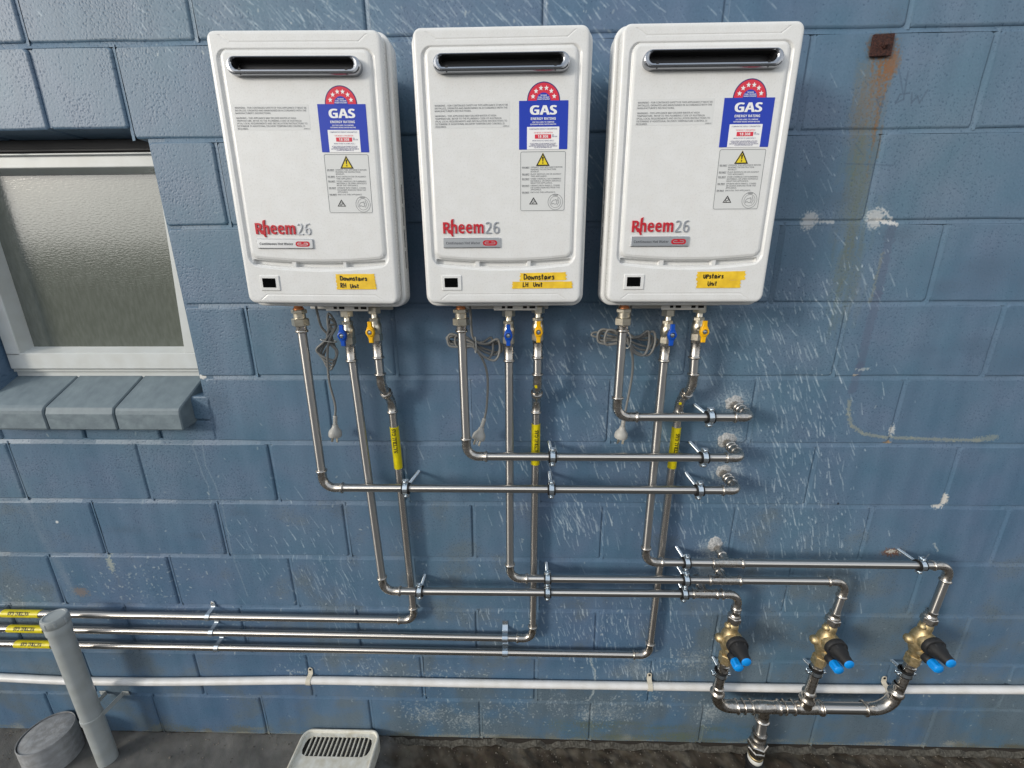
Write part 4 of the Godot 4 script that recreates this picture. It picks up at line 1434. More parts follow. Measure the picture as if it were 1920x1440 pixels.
	boxm(g0, Vector3(0.025, -0.0125, 0.100), Vector3(0.105, 0.022, 0.0025), 0.0008)
	var go := part("gland_plate", g0, M.cabinet, o)
	for q in [[-0.004, 0.008], [0.012, 0.013], [0.048, 0.010], [0.066, 0.014]]:
		var g1 := MB.new()
		boxm(g1, Vector3(q[0], -0.0155, 0.1016), Vector3(q[1], 0.0065, 0.001), 0.0003)
		part("slot", g1, M.hole, go)
	return o


# ---- handwriting on yellow tape; each letter is a few strokes in a box one unit high
var glyphs := {
	"D": [[[0.05, 0.0], [0.05, 1.0]], [[0.0, 0.98], [0.4, 0.85], [0.6, 0.5], [0.45, 0.12], [0.03, 0.0]]],
	"o": [[[0.3, 0.6], [0.05, 0.45], [0.05, 0.1], [0.3, 0.0], [0.5, 0.2], [0.45, 0.5], [0.25, 0.6]]],
	"w": [[[0.0, 0.6], [0.12, 0.0], [0.3, 0.4], [0.5, 0.0], [0.65, 0.6]]],
	"n": [[[0.05, 0.6], [0.05, 0.0]], [[0.05, 0.4], [0.25, 0.6], [0.42, 0.5], [0.45, 0.0]]],
	"s": [[[0.4, 0.55], [0.15, 0.6], [0.08, 0.42], [0.35, 0.25], [0.3, 0.03], [0.0, 0.02]]],
	"t": [[[0.2, 0.95], [0.18, 0.1], [0.35, 0.0]], [[0.0, 0.6], [0.42, 0.64]]],
	"a": [[[0.42, 0.5], [0.2, 0.6], [0.03, 0.3], [0.15, 0.0], [0.38, 0.25], [0.43, 0.58]], [[0.42, 0.5], [0.42, 0.1], [0.55, 0.0]]],
	"i": [[[0.08, 0.55], [0.06, 0.0]], [[0.1, 0.85], [0.12, 0.78]]],
	"r": [[[0.03, 0.6], [0.05, 0.0]], [[0.05, 0.35], [0.2, 0.57], [0.35, 0.55]]],
	"R": [[[0.03, 0.0], [0.05, 1.0]], [[0.05, 1.0], [0.42, 0.85], [0.4, 0.55], [0.06, 0.48]], [[0.15, 0.46], [0.5, 0.0]]],
	"H": [[[0.03, 1.0], [0.05, 0.0]], [[0.5, 1.0], [0.48, 0.0]], [[0.05, 0.5], [0.49, 0.53]]],
	"L": [[[0.08, 1.0], [0.03, 0.02], [0.45, 0.06]]],
	"U": [[[0.03, 0.95], [0.05, 0.2], [0.25, 0.0], [0.45, 0.2], [0.5, 0.95]]],
	"u": [[[0.03, 0.8], [0.05, 0.15], [0.22, 0.0], [0.42, 0.2], [0.45, 0.8]]],
	"p": [[[0.05, 0.75], [0.04, -0.15]], [[0.05, 0.7], [0.35, 0.75], [0.42, 0.5], [0.25, 0.35], [0.06, 0.4]]],
}


func handwrite(mb: MB, s: String, h: float, at: Vector2, w: float, xf: Transform3D, z: float) -> void:
	var x := at.x
	var k := 0
	for ch in s:
		if ch == " ":
			x += h * 0.45
			continue
		var wide := 0.0
		for st in glyphs[ch]:
			var pts := PackedVector2Array()
			for q in st:
				pts.append(Vector2(x + q[0] * h, at.y + q[1] * h + rng.randfn(0, 0.0002)))
				wide = maxf(wide, q[0])
			k += 1
			ribbon(mb, pts, w, z + 0.00006 * (k % 4), xf)
		x += (wide + 0.17) * h


func tape_poly(x0: float, x1: float, y0: float, y1: float, rise: float, jag: float) -> PackedVector2Array:
	var p := PackedVector2Array()
	var n := 10
	for i in n + 1: p.append(Vector2(lerpf(x0, x1, float(i) / n), y0 + rise * i / n))
	for i in 4: p.append(Vector2(x1 + (jag if i % 2 == 0 else -jag * 0.6), lerpf(y0 + rise, y1 + rise, (i + 1) / 5.0)))
	for i in range(n, -1, -1): p.append(Vector2(lerpf(x0, x1, float(i) / n), y1 + rise * i / n + rng.randfn(0, 0.0002)))
	for i in 4: p.append(Vector2(x0 + (jag if i % 2 == 0 else -jag * 0.4), lerpf(y1, y0, (i + 1) / 5.0)))
	return p


func build_heaters() -> void:
	var first := make_heater()
	var specs := [
		{"x": 0.7225, "tilt": -0.012, "label": "white gas water heater taped Downstairs RH Unit, nearest the window", "tape": [[0.0345, 0.1225, 0.0480, 0.0665, 0.0015, 0.0012], [0.0350, 0.1240, 0.0332, 0.0490, 0.0010, 0.0016]], "lines": [["Downstairs", 0.0100, 0.045, 0.0530], ["RH", 0.0100, 0.0445, 0.0372], [" Unit", 0.0095, 0.062, 0.0365]]},
		{"x": 1.134, "tilt": 0.0, "label": "white gas water heater taped Downstairs LH Unit, between the other two", "tape": [[0.0360, 0.1380, 0.0490, 0.0662, 0.0018, 0.0022], [0.0190, 0.1520, 0.0328, 0.0478, 0.0005, 0.0018]], "lines": [["Downstairs", 0.0112, 0.045, 0.0530], ["LH", 0.0098, 0.043, 0.0368], [" Unit", 0.0098, 0.062, 0.0370]]},
		{"x": 1.538, "tilt": -0.002, "label": "white gas water heater taped Upstairs Unit, beside the rust stain", "tape": [[0.0200, 0.1250, 0.0485, 0.0672, 0.0012, 0.0022], [0.0220, 0.1170, 0.0325, 0.0492, 0.0002, 0.0016]], "lines": [["upstairs", 0.0100, 0.035, 0.0535], ["Unit", 0.0098, 0.046, 0.0375]]},
	]
	for k in 3:
		var sp: Dictionary = specs[k]
		var o: Node3D = first if k == 0 else first.duplicate()
		o.name = numbered("water_heater")
		o.position = Vector3(sp.x, 1.6155, 0)
		o.rotation.z = sp.tilt
		o.set_meta("label", sp.label)
		o.set_meta("category", "water heater")
		o.set_meta("group", "gas water heaters on the block wall")
		add_child(o, true)
		specs[k].node = o
	for k in 3:
		var sp: Dictionary = specs[k]
		var o: Node3D = sp.node
		var F := Transform3D(Basis(), Vector3(0, 0, HZ + 0.0004))
		var t0: Node3D
		for i in 2:
			var q: Array = sp.tape[i]
			var tm := MB.new()
			prism(tm, tape_poly(q[0], q[1], q[2], q[3], q[4], q[5]), 0.0003, F.translated(Vector3(0, 0, 0.0005 * i)))
			var tp := part("name_tape", tm, M.tape, o)
			if i == 1: t0 = tp
		var ink := MB.new()
		for ln in sp.lines:
			handwrite(ink, ln[0], ln[1], Vector2(ln[2], ln[3]), 0.0021, F, 0.0011)
		part("handwriting", ink, M.black_ink, t0)


# ---------------------------------------------------------------- plumbing
func press_end(mb: MB, p: Vector3, dir: Vector3, r: float, ln := 0.022) -> void:
	lathe(mb, p, dir, [Vector2(r * 1.10, -0.002), Vector2(r * 1.10, ln - 0.0085), Vector2(r * 1.16, ln - 0.0075), Vector2(r * 1.33, ln - 0.0055), Vector2(r * 1.37, ln - 0.0032), Vector2(r * 1.31, ln - 0.0012), Vector2(r * 1.15, ln), Vector2(r * 0.98, ln)], 22)


func bead(mb: MB, p: Vector3, dir: Vector3, r: float) -> void:
	lathe(mb, p - dir.normalized() * 0.003, dir, [Vector2(r * 0.98, 0), Vector2(r * 1.22, 0.0007), Vector2(r * 1.30, 0.003), Vector2(r * 1.22, 0.0053), Vector2(r * 0.98, 0.006)], 22)


# straight pipes with a press elbow at every corner
func pipe_run(o: Node3D, pts: Array, r: float, mat: Material, fit: Material, rad := 0.032, sock := 0.022) -> void:
	var from: Vector3 = pts[0]
	for i in range(1, pts.size()):
		var to: Vector3 = pts[i]
		var endp := to
		var nxt := to
		if i < pts.size() - 1:
			var into: bool = absf(Vector3(pts[i + 1]).z) < 0.015
			var arc := arc_between(pts[i - 1], to, pts[i + 1], 0.023 if into else rad)
			endp = arc[0]
			nxt = arc[arc.size() - 1]
			var el := MB.new()
			tube(el, arc, r * 1.10, 18, false)
			press_end(el, arc[0], (Vector3(pts[i - 1]) - to).normalized(), r, sock)
			press_end(el, nxt, (Vector3(pts[i + 1]) - to).normalized(), r, 0.018 if into else sock)
			part("elbow", el, fit, o)
		var mb := MB.new()
		tube(mb, PackedVector3Array([from, endp]), r, 22, i == 1 or i == pts.size() - 1)
		part("pipe", mb, mat, o)
		from = nxt


func tee(o: Node3D, p: Vector3, along: Vector3, half: float, r: float, branch: Vector3, bl: float, called := "tee") -> void:
	var mb := MB.new()
	lathe(mb, p - along * (half - 0.02), along, [Vector2(r * 1.10, 0), Vector2(r * 1.13, 0.004), Vector2(r * 1.13, half * 2 - 0.044), Vector2(r * 1.10, half * 2 - 0.040)], 22)
	press_end(mb, p - along * (half - 0.021), -along, r)
	press_end(mb, p + along * (half - 0.021), along, r)
	if bl > 0.0:
		tube(mb, PackedVector3Array([p, p + branch * bl]), r * 1.06, 20, false)
		press_end(mb, p + branch * (r + 0.004), branch, r)
	part(called, mb, M.fit, o)


func mortar_patch(label: String, c: Vector2, rx: float, ry: float, sd: int) -> void:
	var o := MB.new()
	var rg := RandomNumberGenerator.new()
	rg.seed = sd
	var rings := [[1.0, -0.001], [0.88, 0.002], [0.66, 0.0045], [0.4, 0.0065], [0.0, 0.006]]
	var jag := []
	for k in 22: jag.append(rg.randf_range(0.86, 1.10))
	var prev := []
	for e in rings:
		var now := []
		for k in 22:
			var a := TAU * k / 22
			var s: float = e[0] * lerpf(1.0, jag[k], e[0]) * rg.randf_range(0.95, 1.05)
			now.append(Vector3(c.x + cos(a) * rx * s, c.y + sin(a) * ry * s, e[1] * rg.randf_range(0.85, 1.15) if e[1] > 0 else e[1]))
		if not prev.is_empty():
			for k in 22:
				o.quad(prev[k], prev[(k + 1) % 22], now[(k + 1) % 22], now[k], Vector3(cos(TAU * k / 22) * 0.4, sin(TAU * k / 22) * 0.4, 1))
		prev = now
	var m := part("mortar_patch", o, M.plaster, self)
	m.set_meta("label", label)
	m.set_meta("category", "mortar")
	m.set_meta("group", "mortar patches where pipes enter the wall")


func pipe_clamp(label: String, p: Vector3, along: Vector3, r: float, rod_from: Vector3, double_below := false) -> void:
	var o := thing("pipe_clamp", label, "pipe clamp", p, "rubber lined clamps holding the pipes")
	along = along.normalized()
	var up := Vector3(0, 0, 1).cross(along).normalized()
	if absf(along.x) > 0.5 and up.y < 0: up = -up
	if absf(along.y) > 0.5 and up.x < 0: up = -up
	var w := 0.022
	var rb := MB.new()
	lathe(rb, -along * w / 2, along, [Vector2(r, 0), Vector2(r + 0.0050, 0.0006), Vector2(r + 0.0050, w - 0.0006), Vector2(r, w)], 26)
	part("rubber_lining", rb, M.rubber, o)
	var bn := MB.new()
	lathe(bn, -along * (w - 0.009) / 2, along, [Vector2(r + 0.002, 0), Vector2(r + 0.0056, 0.0003), Vector2(r + 0.0056, w - 0.0093), Vector2(r + 0.002, w - 0.009)], 26)
	for s in [1.0, -1.0]:
		for q in [0.0035, -0.0035]:
			boxm(bn, up * s * (r + 0.0095) + Vector3(0, 0, q), Vector3(w - 0.006, 0.011, 0.0016) if absf(along.x) > 0.5 else Vector3(0.011, w - 0.006, 0.0016), 0.0004)
	part("band", bn, M.zinc, o)
	for s in [1.0, -1.0]:
		var sc := MB.new()
		lathe(sc, up * s * (r + 0.0105) + Vector3(0, 0, -0.011), Vector3(0, 0, 1), [Vector2(0, 0), Vector2(0.0022, 0), Vector2(0.0022, 0.016), Vector2(0.0042, 0.0162), Vector2(0.0044, 0.0185), Vector2(0.003, 0.020), Vector2(0, 0.0203)], 12)
		part("screw", sc, M.zinc, o)
	var rd := MB.new()
	var a := rod_from - p
	var b := -(-a).normalized() * -1.0 * 0.0
	b = a.normalized() * (r + 0.003)
	tube(rd, PackedVector3Array([a, b]), 0.0042, 12)
	var n := int((a - b).length() / 0.0032)
	for k in range(1, n):
		var c := a.lerp(b, float(k) / n)
		lathe(rd, c, (b - a), [Vector2(0.0040, -0.0010), Vector2(0.0049, 0), Vector2(0.0040, 0.0010)], 10)
	part("rod", rd, M.zinc, o)
	var nt := MB.new()
	hexnut(nt, b * 1.25, (b - a), 0.0085, 0.007)
	part("nut", nt, M.zinc, o)


# strap bent over a pipe: outline in the (y, z) plane, swept along x
func strap_mesh(mb: MB, path: PackedVector2Array, x: float, w: float, th: float) -> void:
	for i in path.size() - 1:
		var a := path[i]
		var b := path[i + 1]
		var d := (b - a).normalized()
		var n := Vector2(d.y, -d.x)
		var na := n
		var nb := n
		if i > 0: na = (n + Vector2((a - path[i - 1]).normalized().y, -(a - path[i - 1]).normalized().x)).normalized()
		if i < path.size() - 2: nb = (n + Vector2((path[i + 2] - b).normalized().y, -(path[i + 2] - b).normalized().x)).normalized()
		var v := func(p: Vector2, side: float, k: float, nn: Vector2) -> Vector3: return Vector3(x + side * w / 2, p.x + nn.x * th * k, p.y + nn.y * th * k)
		var o3 := Vector3(0, n.x, n.y)
		var n3a := Vector3(0, na.x, na.y)
		var n3b := Vector3(0, nb.x, nb.y)
		mb.squad(v.call(a, -1, 1, na), v.call(a, 1, 1, na), v.call(b, 1, 1, nb), v.call(b, -1, 1, nb), n3a, n3a, n3b, n3b)
		mb.squad(v.call(a, -1, 0, na), v.call(a, 1, 0, na), v.call(b, 1, 0, nb), v.call(b, -1, 0, nb), -n3a, -n3a, -n3b, -n3b)
		for s in [-1.0, 1.0]:
			mb.quad(v.call(a, s, 0, na), v.call(a, s, 1, na), v.call(b, s, 1, nb), v.call(b, s, 0, nb), Vector3(s, 0, 0))
		if i == 0: mb.quad(v.call(a, -1, 0, na), v.call(a, 1, 0, na), v.call(a, 1, 1, na), v.call(a, -1, 1, na), Vector3(0, -d.x, -d.y))
		if i == path.size() - 2: mb.quad(v.call(b, -1, 0, nb), v.call(b, 1, 0, nb), v.call(b, 1, 1, nb), v.call(b, -1, 1, nb), Vector3(0, d.x, d.y))


func saddle(label: String, x: float, y: float, z: float, r: float, mat: Material, tab: float, w: float, group: String, lean := 0.0) -> void:
	var o := thing("pipe_saddle", label, "pipe clip", Vector3(x, y, 0), group)
	var path := PackedVector2Array()
	path.append(Vector2(-r - 0.001, 0.001))
	path.append(Vector2(-r - 0.001, z))
	for k in range(1, 12):
		var a := PI + PI * 0.90 * k / 11.0
		path.append(Vector2(cos(a) * (r + 0.0008), z - sin(a) * (r + 0.0008)))
	path.append(Vector2(r + 0.003, 0.006))
	path.append(Vector2(r + 0.006, 0.0022))
	path.append(Vector2(r + tab - w * 0.5, 0.0018))
	var rev := PackedVector2Array()
	for i in range(path.size() - 1, -1, -1): rev.append(path[i])
	var mb := MB.new()
	strap_mesh(mb, rev, 0.0, w, 0.0016)
	prism(mb, circle(Vector2(0, r + tab - w * 0.5), w * 0.5, 16), 0.0016, Transform3D(Basis(), Vector3(0, 0, 0.0019)), 0.0003)
	part("strap", mb, mat, o)
	var sc := MB.new()
	lathe(sc, Vector3(0, r + tab - w * 0.5, 0.0034), Vector3.BACK, [Vector2(w * 0.27, 0), Vector2(w * 0.25, 0.0012), Vector2(w * 0.1, 0.0018), Vector2(0, 0.0012)], 12)
	part("screw", sc, M.hole if mat == M.clip_white else M.gas, o)
	o.rotation.z = lean


func ball_valve(label: String, at: Vector3, hm: Material, group: String) -> void:
	var o := thing("ball_valve", label, "valve", at, group)
	var U := Vector3.UP
	var nut := MB.new()
	hexnut(nut, U * 0.041, U, 0.0165, 0.017)
	part("union_nut", nut, M.nickel, o)
	var body := MB.new()
	lathe(body, Vector3(0, -0.026, 0), U, [Vector2(0.0135, 0), Vector2(0.0135, 0.018), Vector2(0.0150, 0.020), Vector2(0.0155, 0.030), Vector2(0.0150, 0.040), Vector2(0.0135, 0.042), Vector2(0.0115, 0.052), Vector2(0.0082, 0.058), Vector2(0.0082, 0.068)], 22)
	hexnut(body, U * 0.0215, U, 0.0138, 0.009, 0.3)
	hexnut(body, U * -0.028, U, 0.0158, 0.018, 0.3)
	lathe(body, Vector3(0, 0, 0.008), Vector3.BACK, [Vector2(0.0085, 0), Vector2(0.0085, 0.012), Vector2(0.0060, 0.014), Vector2(0.0060, 0.028), Vector2(0.0045, 0.030), Vector2(0.0045, 0.036)], 16)
	part("body", body, M.nickel, o)
	var sk := MB.new()
	hexnut(sk, U * -0.036, U, 0.0135, 0.009, 0.1)
	press_end(sk, U * -0.036, -U, 0.0112, 0.040)
	part("press_socket", sk, M.fit, o)
	var h := MB.new()
	var hp := PackedVector2Array()
	for e in [[0.0048, 0.0262], [0.0052, 0.015], [0.0085, 0.0085], [0.0105, 0.0], [0.0085, -0.0085], [0.0052, -0.015], [0.0048, -0.0262]]: hp.append(Vector2(e[0], e[1]))
	for e in [[-0.0048, -0.0262], [-0.0052, -0.015], [-0.0085, -0.0085], [-0.0105, 0.0], [-0.0085, 0.0085], [-0.0052, 0.015], [-0.0048, 0.0262]]: hp.append(Vector2(e[0], e[1]))
	prism(h, hp, 0.0075, Transform3D(Basis(), Vector3(0, 0, 0.036)), 0.0012, true)
	lathe(h, Vector3(0, 0, 0.0436), Vector3.BACK, [Vector2(0.0104, -0.002), Vector2(0.0104, 0.0022), Vector2(0.0092, 0.0034), Vector2(0.0066, 0.0034), Vector2(0.0066, 0.0002)], 20)
	var ho := part("handle", h, hm, o)
	var sc := MB.new()
	hexnut(sc, Vector3(0, 0, 0.0436), Vector3.BACK, 0.0060, 0.0030)
	lathe(sc, Vector3(0, 0, 0.0464), Vector3.BACK, [Vector2(0.003, 0), Vector2(0.003, 0.0018), Vector2(0.0, 0.0022)], 10)
	part("screw", sc, M.zinc, ho)


func gas_label(o: Node3D, a: Vector3, b: Vector3, r: float, t0: float, upside: bool, span: float, face: float) -> void:
	var d := (b - a).normalized()
	var mb := MB.new()
	var ln := (b - a).length()
	lathe(mb, a, d, [Vector2(r, 0), Vector2(r + 0.0012, 0.0003), Vector2(r + 0.0012, ln - 0.0003), Vector2(r, ln)], 24)
	var lo := part("gas_label", mb, M.sleeve, o)
	var tx := MB.new()
	var fwd := Vector3.BACK.rotated(d, face)
	var sd := fwd.cross(d)      # text up
	if upside:
		d = -d
		sd = -sd
	var st := a + (b - a).normalized() * t0
	if upside: st = a + (b - a).normalized() * (t0 + span)
	var H := 0.0095
	var bend := func(q: Vector3) -> Vector3:
		var th := (q.y - H / 2) / r
		return st + d * q.x + (fwd * cos(th) + sd * sin(th)) * (r + 0.0014 + q.z)
	for k in 3:      # heavy, inky print
		text(tx, "NATERAL GAS", H, Vector2((k - 1) * 0.0004, 0), -1, "serif_bold", Transform3D(), 0.0002 + 0.00006 * k, span, 0.0, bend)
	part("lettering", tx, M.black_ink, lo)


func build_hot() -> void:
	var r := 0.0112
	var spec := [
		["steel hot pipe from the window-side heater, the lowest of three that enter the wall", 0.6255, 0.6268, 1.1052, 1.763],
		["steel hot pipe from the middle heater, level run between two other hot pipes", 1.0268, 1.0258, 1.2025, 1.760],
		["steel hot pipe from the Upstairs Unit, shortest level run, highest on the wall", 1.4196, 1.4210, 1.3168, 1.766]]
	for s in spec:
		var o := thing("hot_water_pipe", s[0], "water pipe", Vector3.ZERO, "hot water pipes from the heaters")
		var z := 0.10
		pipe_run(o, [Vector3(s[2], 1.58, z), Vector3(s[1], s[3], z), Vector3(s[4], s[3], z), Vector3(s[4] + 0.004, s[3], -0.01)], r, M.steel, M.fit, 0.032, 0.024)
		# extra ring on the stub into the wall
		var rg := MB.new()
		lathe(rg, Vector3(s[4] + 0.0015, s[3], 0.060), Vector3.FORWARD, [Vector2(r * 1.02, 0), Vector2(r * 1.20, 0.001), Vector2(r * 1.20, 0.012), Vector2(r * 1.38, 0.0135), Vector2(r * 1.42, 0.016), Vector2(r * 1.38, 0.0185), Vector2(r * 1.18, 0.020), Vector2(r * 1.18, 0.026), Vector2(r * 1.36, 0.0275), Vector2(r * 1.36, 0.031), Vector2(r * 1.12, 0.033), Vector2(r * 1.08, 0.06)], 22)
		part("wall_socket", rg, M.fit, o)
		var U := Vector3.UP
		var top := Vector3(s[2], 0, z)
		var un := MB.new()
		lathe(un, top + U * 1.540, U, [Vector2(r, -0.002), Vector2(r * 1.36, 0.000), Vector2(r * 1.40, 0.003), Vector2(r * 1.30, 0.0055), Vector2(r * 1.14, 0.006), Vector2(r * 1.14, 0.016)], 22)
		part("press_socket", un, M.fit, o)
		var nt := MB.new()
		hexnut(nt, top + U * 1.5555, U, 0.0205, 0.019, 0.25)
		lathe(nt, top + U * 1.5745, U, [Vector2(0.0145, 0), Vector2(0.0145, 0.013)], 22)
		hexnut(nt, top + U * 1.586, U, 0.0185, 0.010, 0.25)
		part("union_nut", nt, M.nickel, o)
		var cp := MB.new()
		lathe(cp, top + U * 1.596, U, [Vector2(0.0125, 0), Vector2(0.0125, 0.004), Vector2(0.010, 0.005), Vector2(0.010, 0.03)], 20)
		part("copper_stub", cp, M.copper, o)
	mortar_patch("grey mortar patch round the top hot pipe's wall hole", Vector2(1.768, 1.3215), 0.026, 0.022, 5)
	mortar_patch("grey mortar patch round the middle hot pipe's wall hole", Vector2(1.763, 1.209), 0.027, 0.024, 6)
	mortar_patch("grey mortar patch round the lowest hot pipe's wall hole", Vector2(1.766, 1.111), 0.024, 0.022, 7)
	mortar_patch("grey mortar patch above the cold pipes' upper tee", Vector2(1.775, 0.858), 0.024, 0.028, 8)
	mortar_patch("grey mortar patch between the two longest cold pipes", Vector2(1.774, 0.792), 0.034, 0.016, 9)


func build_cold() -> void:
	var r := 0.0112
	var z := 0.072
	var o := thing("cold_water_pipe", "steel cold pipe from the window-side heater to the left brass valve", "water pipe", Vector3.ZERO, "cold water pipes to the heaters")
	pipe_run(o, [Vector3(0.7335, 1.47, z), Vector3(0.7505, 0.7338, z), Vector3(1.830, 0.7372, z), Vector3(1.829, 0.655, z)], r, M.steel, M.fit)
	tee(o, Vector3(1.728, 0.7370, z), Vector3.RIGHT, 0.038, r, Vector3(0, 0, -1), 0.075)
	var x := MB.new()
	bead(x, Vector3(1.780, 0.7372, z), Vector3.RIGHT, r * 1.12)
	part("ring", x, M.fit, o)
	o = thing("cold_water_pipe", "steel cold pipe from the middle heater to the middle brass valve", "water pipe", Vector3.ZERO, "cold water pipes to the heaters")
	pipe_run(o, [Vector3(1.1415, 1.47, z), Vector3(1.1395, 0.7855, z), Vector3(2.138, 0.7885, z), Vector3(2.128, 0.655, z)], r, M.steel, M.fit)
	tee(o, Vector3(1.7805, 0.7875, z), Vector3.RIGHT, 0.047, r, Vector3(0, 0, -1), 0.075)
	o = thing("cold_water_pipe", "steel cold pipe from the Upstairs Unit to the right brass valve", "water pipe", Vector3.ZERO, "cold water pipes to the heaters")
	pipe_run(o, [Vector3(1.5375, 1.47, z), Vector3(1.5385, 0.8488, z), Vector3(2.424, 0.848, z), Vector3(2.415, 0.655, z)], r, M.steel, M.fit)
	tee(o, Vector3(1.7805, 0.8485, z), Vector3.RIGHT, 0.045, r, Vector3(0, 0, -1), 0.075)
	var pv := [["window-side heater", 0.7325], ["middle heater", 1.1417], ["Upstairs Unit heater", 1.5377]]
	for p in pv:
		ball_valve("blue handled shut-off valve under the " + p[0], Vector3(p[1], 1.533, z), M.blue, "blue handled water shut-off valves")


func build_gas() -> void:
	var r := 0.0112
	var spec := [
		["gas pipe from the window-side heater, its level run the highest of the three gas lines", 0.8031, 0.8040, 0.8128, 0.8245, 0.5793, 0.5848, 1.2590, 1.1300, 0.052],
		["gas pipe from the middle heater, its level run between two other gas lines", 1.2153, 1.2156, 1.2146, 1.2108, 0.5105, 0.5220, 1.2695, 1.1450, 0.034],
		["gas pipe from the Upstairs Unit, its level run the lowest of the three gas lines", 1.6140, 1.6174, 1.6062, 1.5965, 0.4485, 0.4550, 1.2605, 1.1360, 0.034]]
	var lab := [[-0.558, -0.430], [-0.560, -0.435], [-0.557, -0.430]]
	var heater := ["window-side heater", "middle heater", "Upstairs Unit heater"]
	for i in 3:
		var s: Array = spec[i]
		var o := thing("gas_pipe", s[0], "gas pipe", Vector3.ZERO, "gas pipes down the wall")
		var low := Vector3(s[3], 1.300, 0.028)
		var cor := Vector3(s[4], s[5], 0.028)
		var kn0 := Vector3(s[2], 1.392, 0.072)
		var kn1 := Vector3(s[3] - 0.0002, 1.335, 0.028)
		# offset made of two half bends
		var a0 := arc_between(Vector3(s[1], 1.48, 0.072), kn0, kn1, 0.045, 6)
		var a1 := arc_between(kn0, kn1, low, 0.045, 6)
		var el := MB.new()
		var all := PackedVector3Array()
		all.append_array(a0); all.append_array(a1)
		tube(el, all, r * 1.10, 20, false)
		press_end(el, a0[0], Vector3.UP, r, 0.020)
		bead(el, (a0[6] + a1[0]) / 2 + (a0[6] - a1[0]).normalized() * 0.006, a1[0] - a0[6], r * 1.14)
		bead(el, (a0[6] + a1[0]) / 2 - (a0[6] - a1[0]).normalized() * 0.004, a1[0] - a0[6], r * 1.08)
		press_end(el, a1[6], (cor - a1[6]).normalized(), r, 0.020)
		part("offset_bend", el, M.fit, o)
		var up := MB.new()
		tube(up, PackedVector3Array([Vector3(s[1], 1.48, 0.072), a0[0]]), r, 22)
		part("pipe", up, M.steel, o)
		pipe_run(o, [a1[6], cor, Vector3(-1.0, s[6], 0.028)], r, M.gas, M.fit, 0.032, 0.022)
		var dn := (cor - a1[6]).normalized()
		var base: Vector3 = a1[6]
		var at := func(y: float) -> Vector3: return base + dn * ((base.y - y) / -dn.y)
		gas_label(o, at.call(s[8]), at.call(s[7]), r, s[9], false, 0.074, 0.12 if i == 0 else (0.2 if i == 1 else 0.15))
		var hd := Vector3(-1.0, s[6], 0.028)
		var hx := func(x: float) -> Vector3: return cor.lerp(hd, (cor.x - x) / (cor.x - hd.x))
		gas_label(o, hx.call(lab[i][0]), hx.call(lab[i][1]), r, 0.027, true, 0.072, -0.75)
		if i > 0:
			var tg := MB.new()
			var tp: Vector3 = a0[3] if i == 1 else a1[3]
			boxm(tg, tp + Vector3(-0.004, 0.0, r * 1.12), Vector3(0.007, 0.009, 0.0006), 0.0002, Basis(Vector3.UP, -0.3) * Basis(Vector3.RIGHT, 0.35))
			part("yellow_tag", tg, M.sleeve, o)
		ball_valve("yellow handled shut-off valve under the " + heater[i], Vector3(s[1], 1.541, 0.072), M.yellow, "yellow handled gas shut-off valves")
	var where := ["highest", "middle", "lowest"]
	var cx := [0.1405, 0.1385, 0.1435]
	for i in 3:
		var y: float = spec[i][5] + (spec[i][6] - spec[i][5]) * 0.55
		saddle("zinc clip on the %s of the three gas lines, left half" % where[i], cx[i], y, 0.028, r, M.zinc, 0.026, 0.014, "zinc clips on the gas lines")
	# one long strap over the two lower lines
	var o := thing("pipe_saddle", "long zinc strap over the two lower gas lines, right half", "pipe clip", Vector3(1.1195, 0, 0), "zinc clips on the gas lines")
	var path := PackedVector2Array([Vector2(0.556, 0.0015), Vector2(0.536, 0.0015), Vector2(0.5245, 0.024)])
	for k in 10: path.append(Vector2(0.5110 + cos(PI * 0.08 + PI * 0.84 * k / 9) * 0.0128, 0.028 + sin(PI * 0.08 + PI * 0.84 * k / 9) * 0.0128))
	path.append(Vector2(0.4975, 0.020)); path.append(Vector2(0.490, 0.0035)); path.append(Vector2(0.470, 0.0035)); path.append(Vector2(0.463, 0.020))
	for k in 10: path.append(Vector2(0.4500 + cos(PI * 0.08 + PI * 0.84 * k / 9) * 0.0128, 0.028 + sin(PI * 0.08 + PI * 0.84 * k / 9) * 0.0128))
	path.append(Vector2(0.4365, 0.022)); path.append(Vector2(0.4360, 0.002))
	var mb := MB.new()
	strap_mesh(mb, path, 0.0, 0.018, 0.0014)
	part("strap", mb, M.zinc, o)
	var sc := MB.new()
	lathe(sc, Vector3(0, 0.548, 0.0008), Vector3.BACK, [Vector2(0.0040, 0), Vector2(0.0036, 0.0018), Vector2(0.0015, 0.0024), Vector2(0, 0.0018)], 12)
	part("screw", sc, M.gas, o)


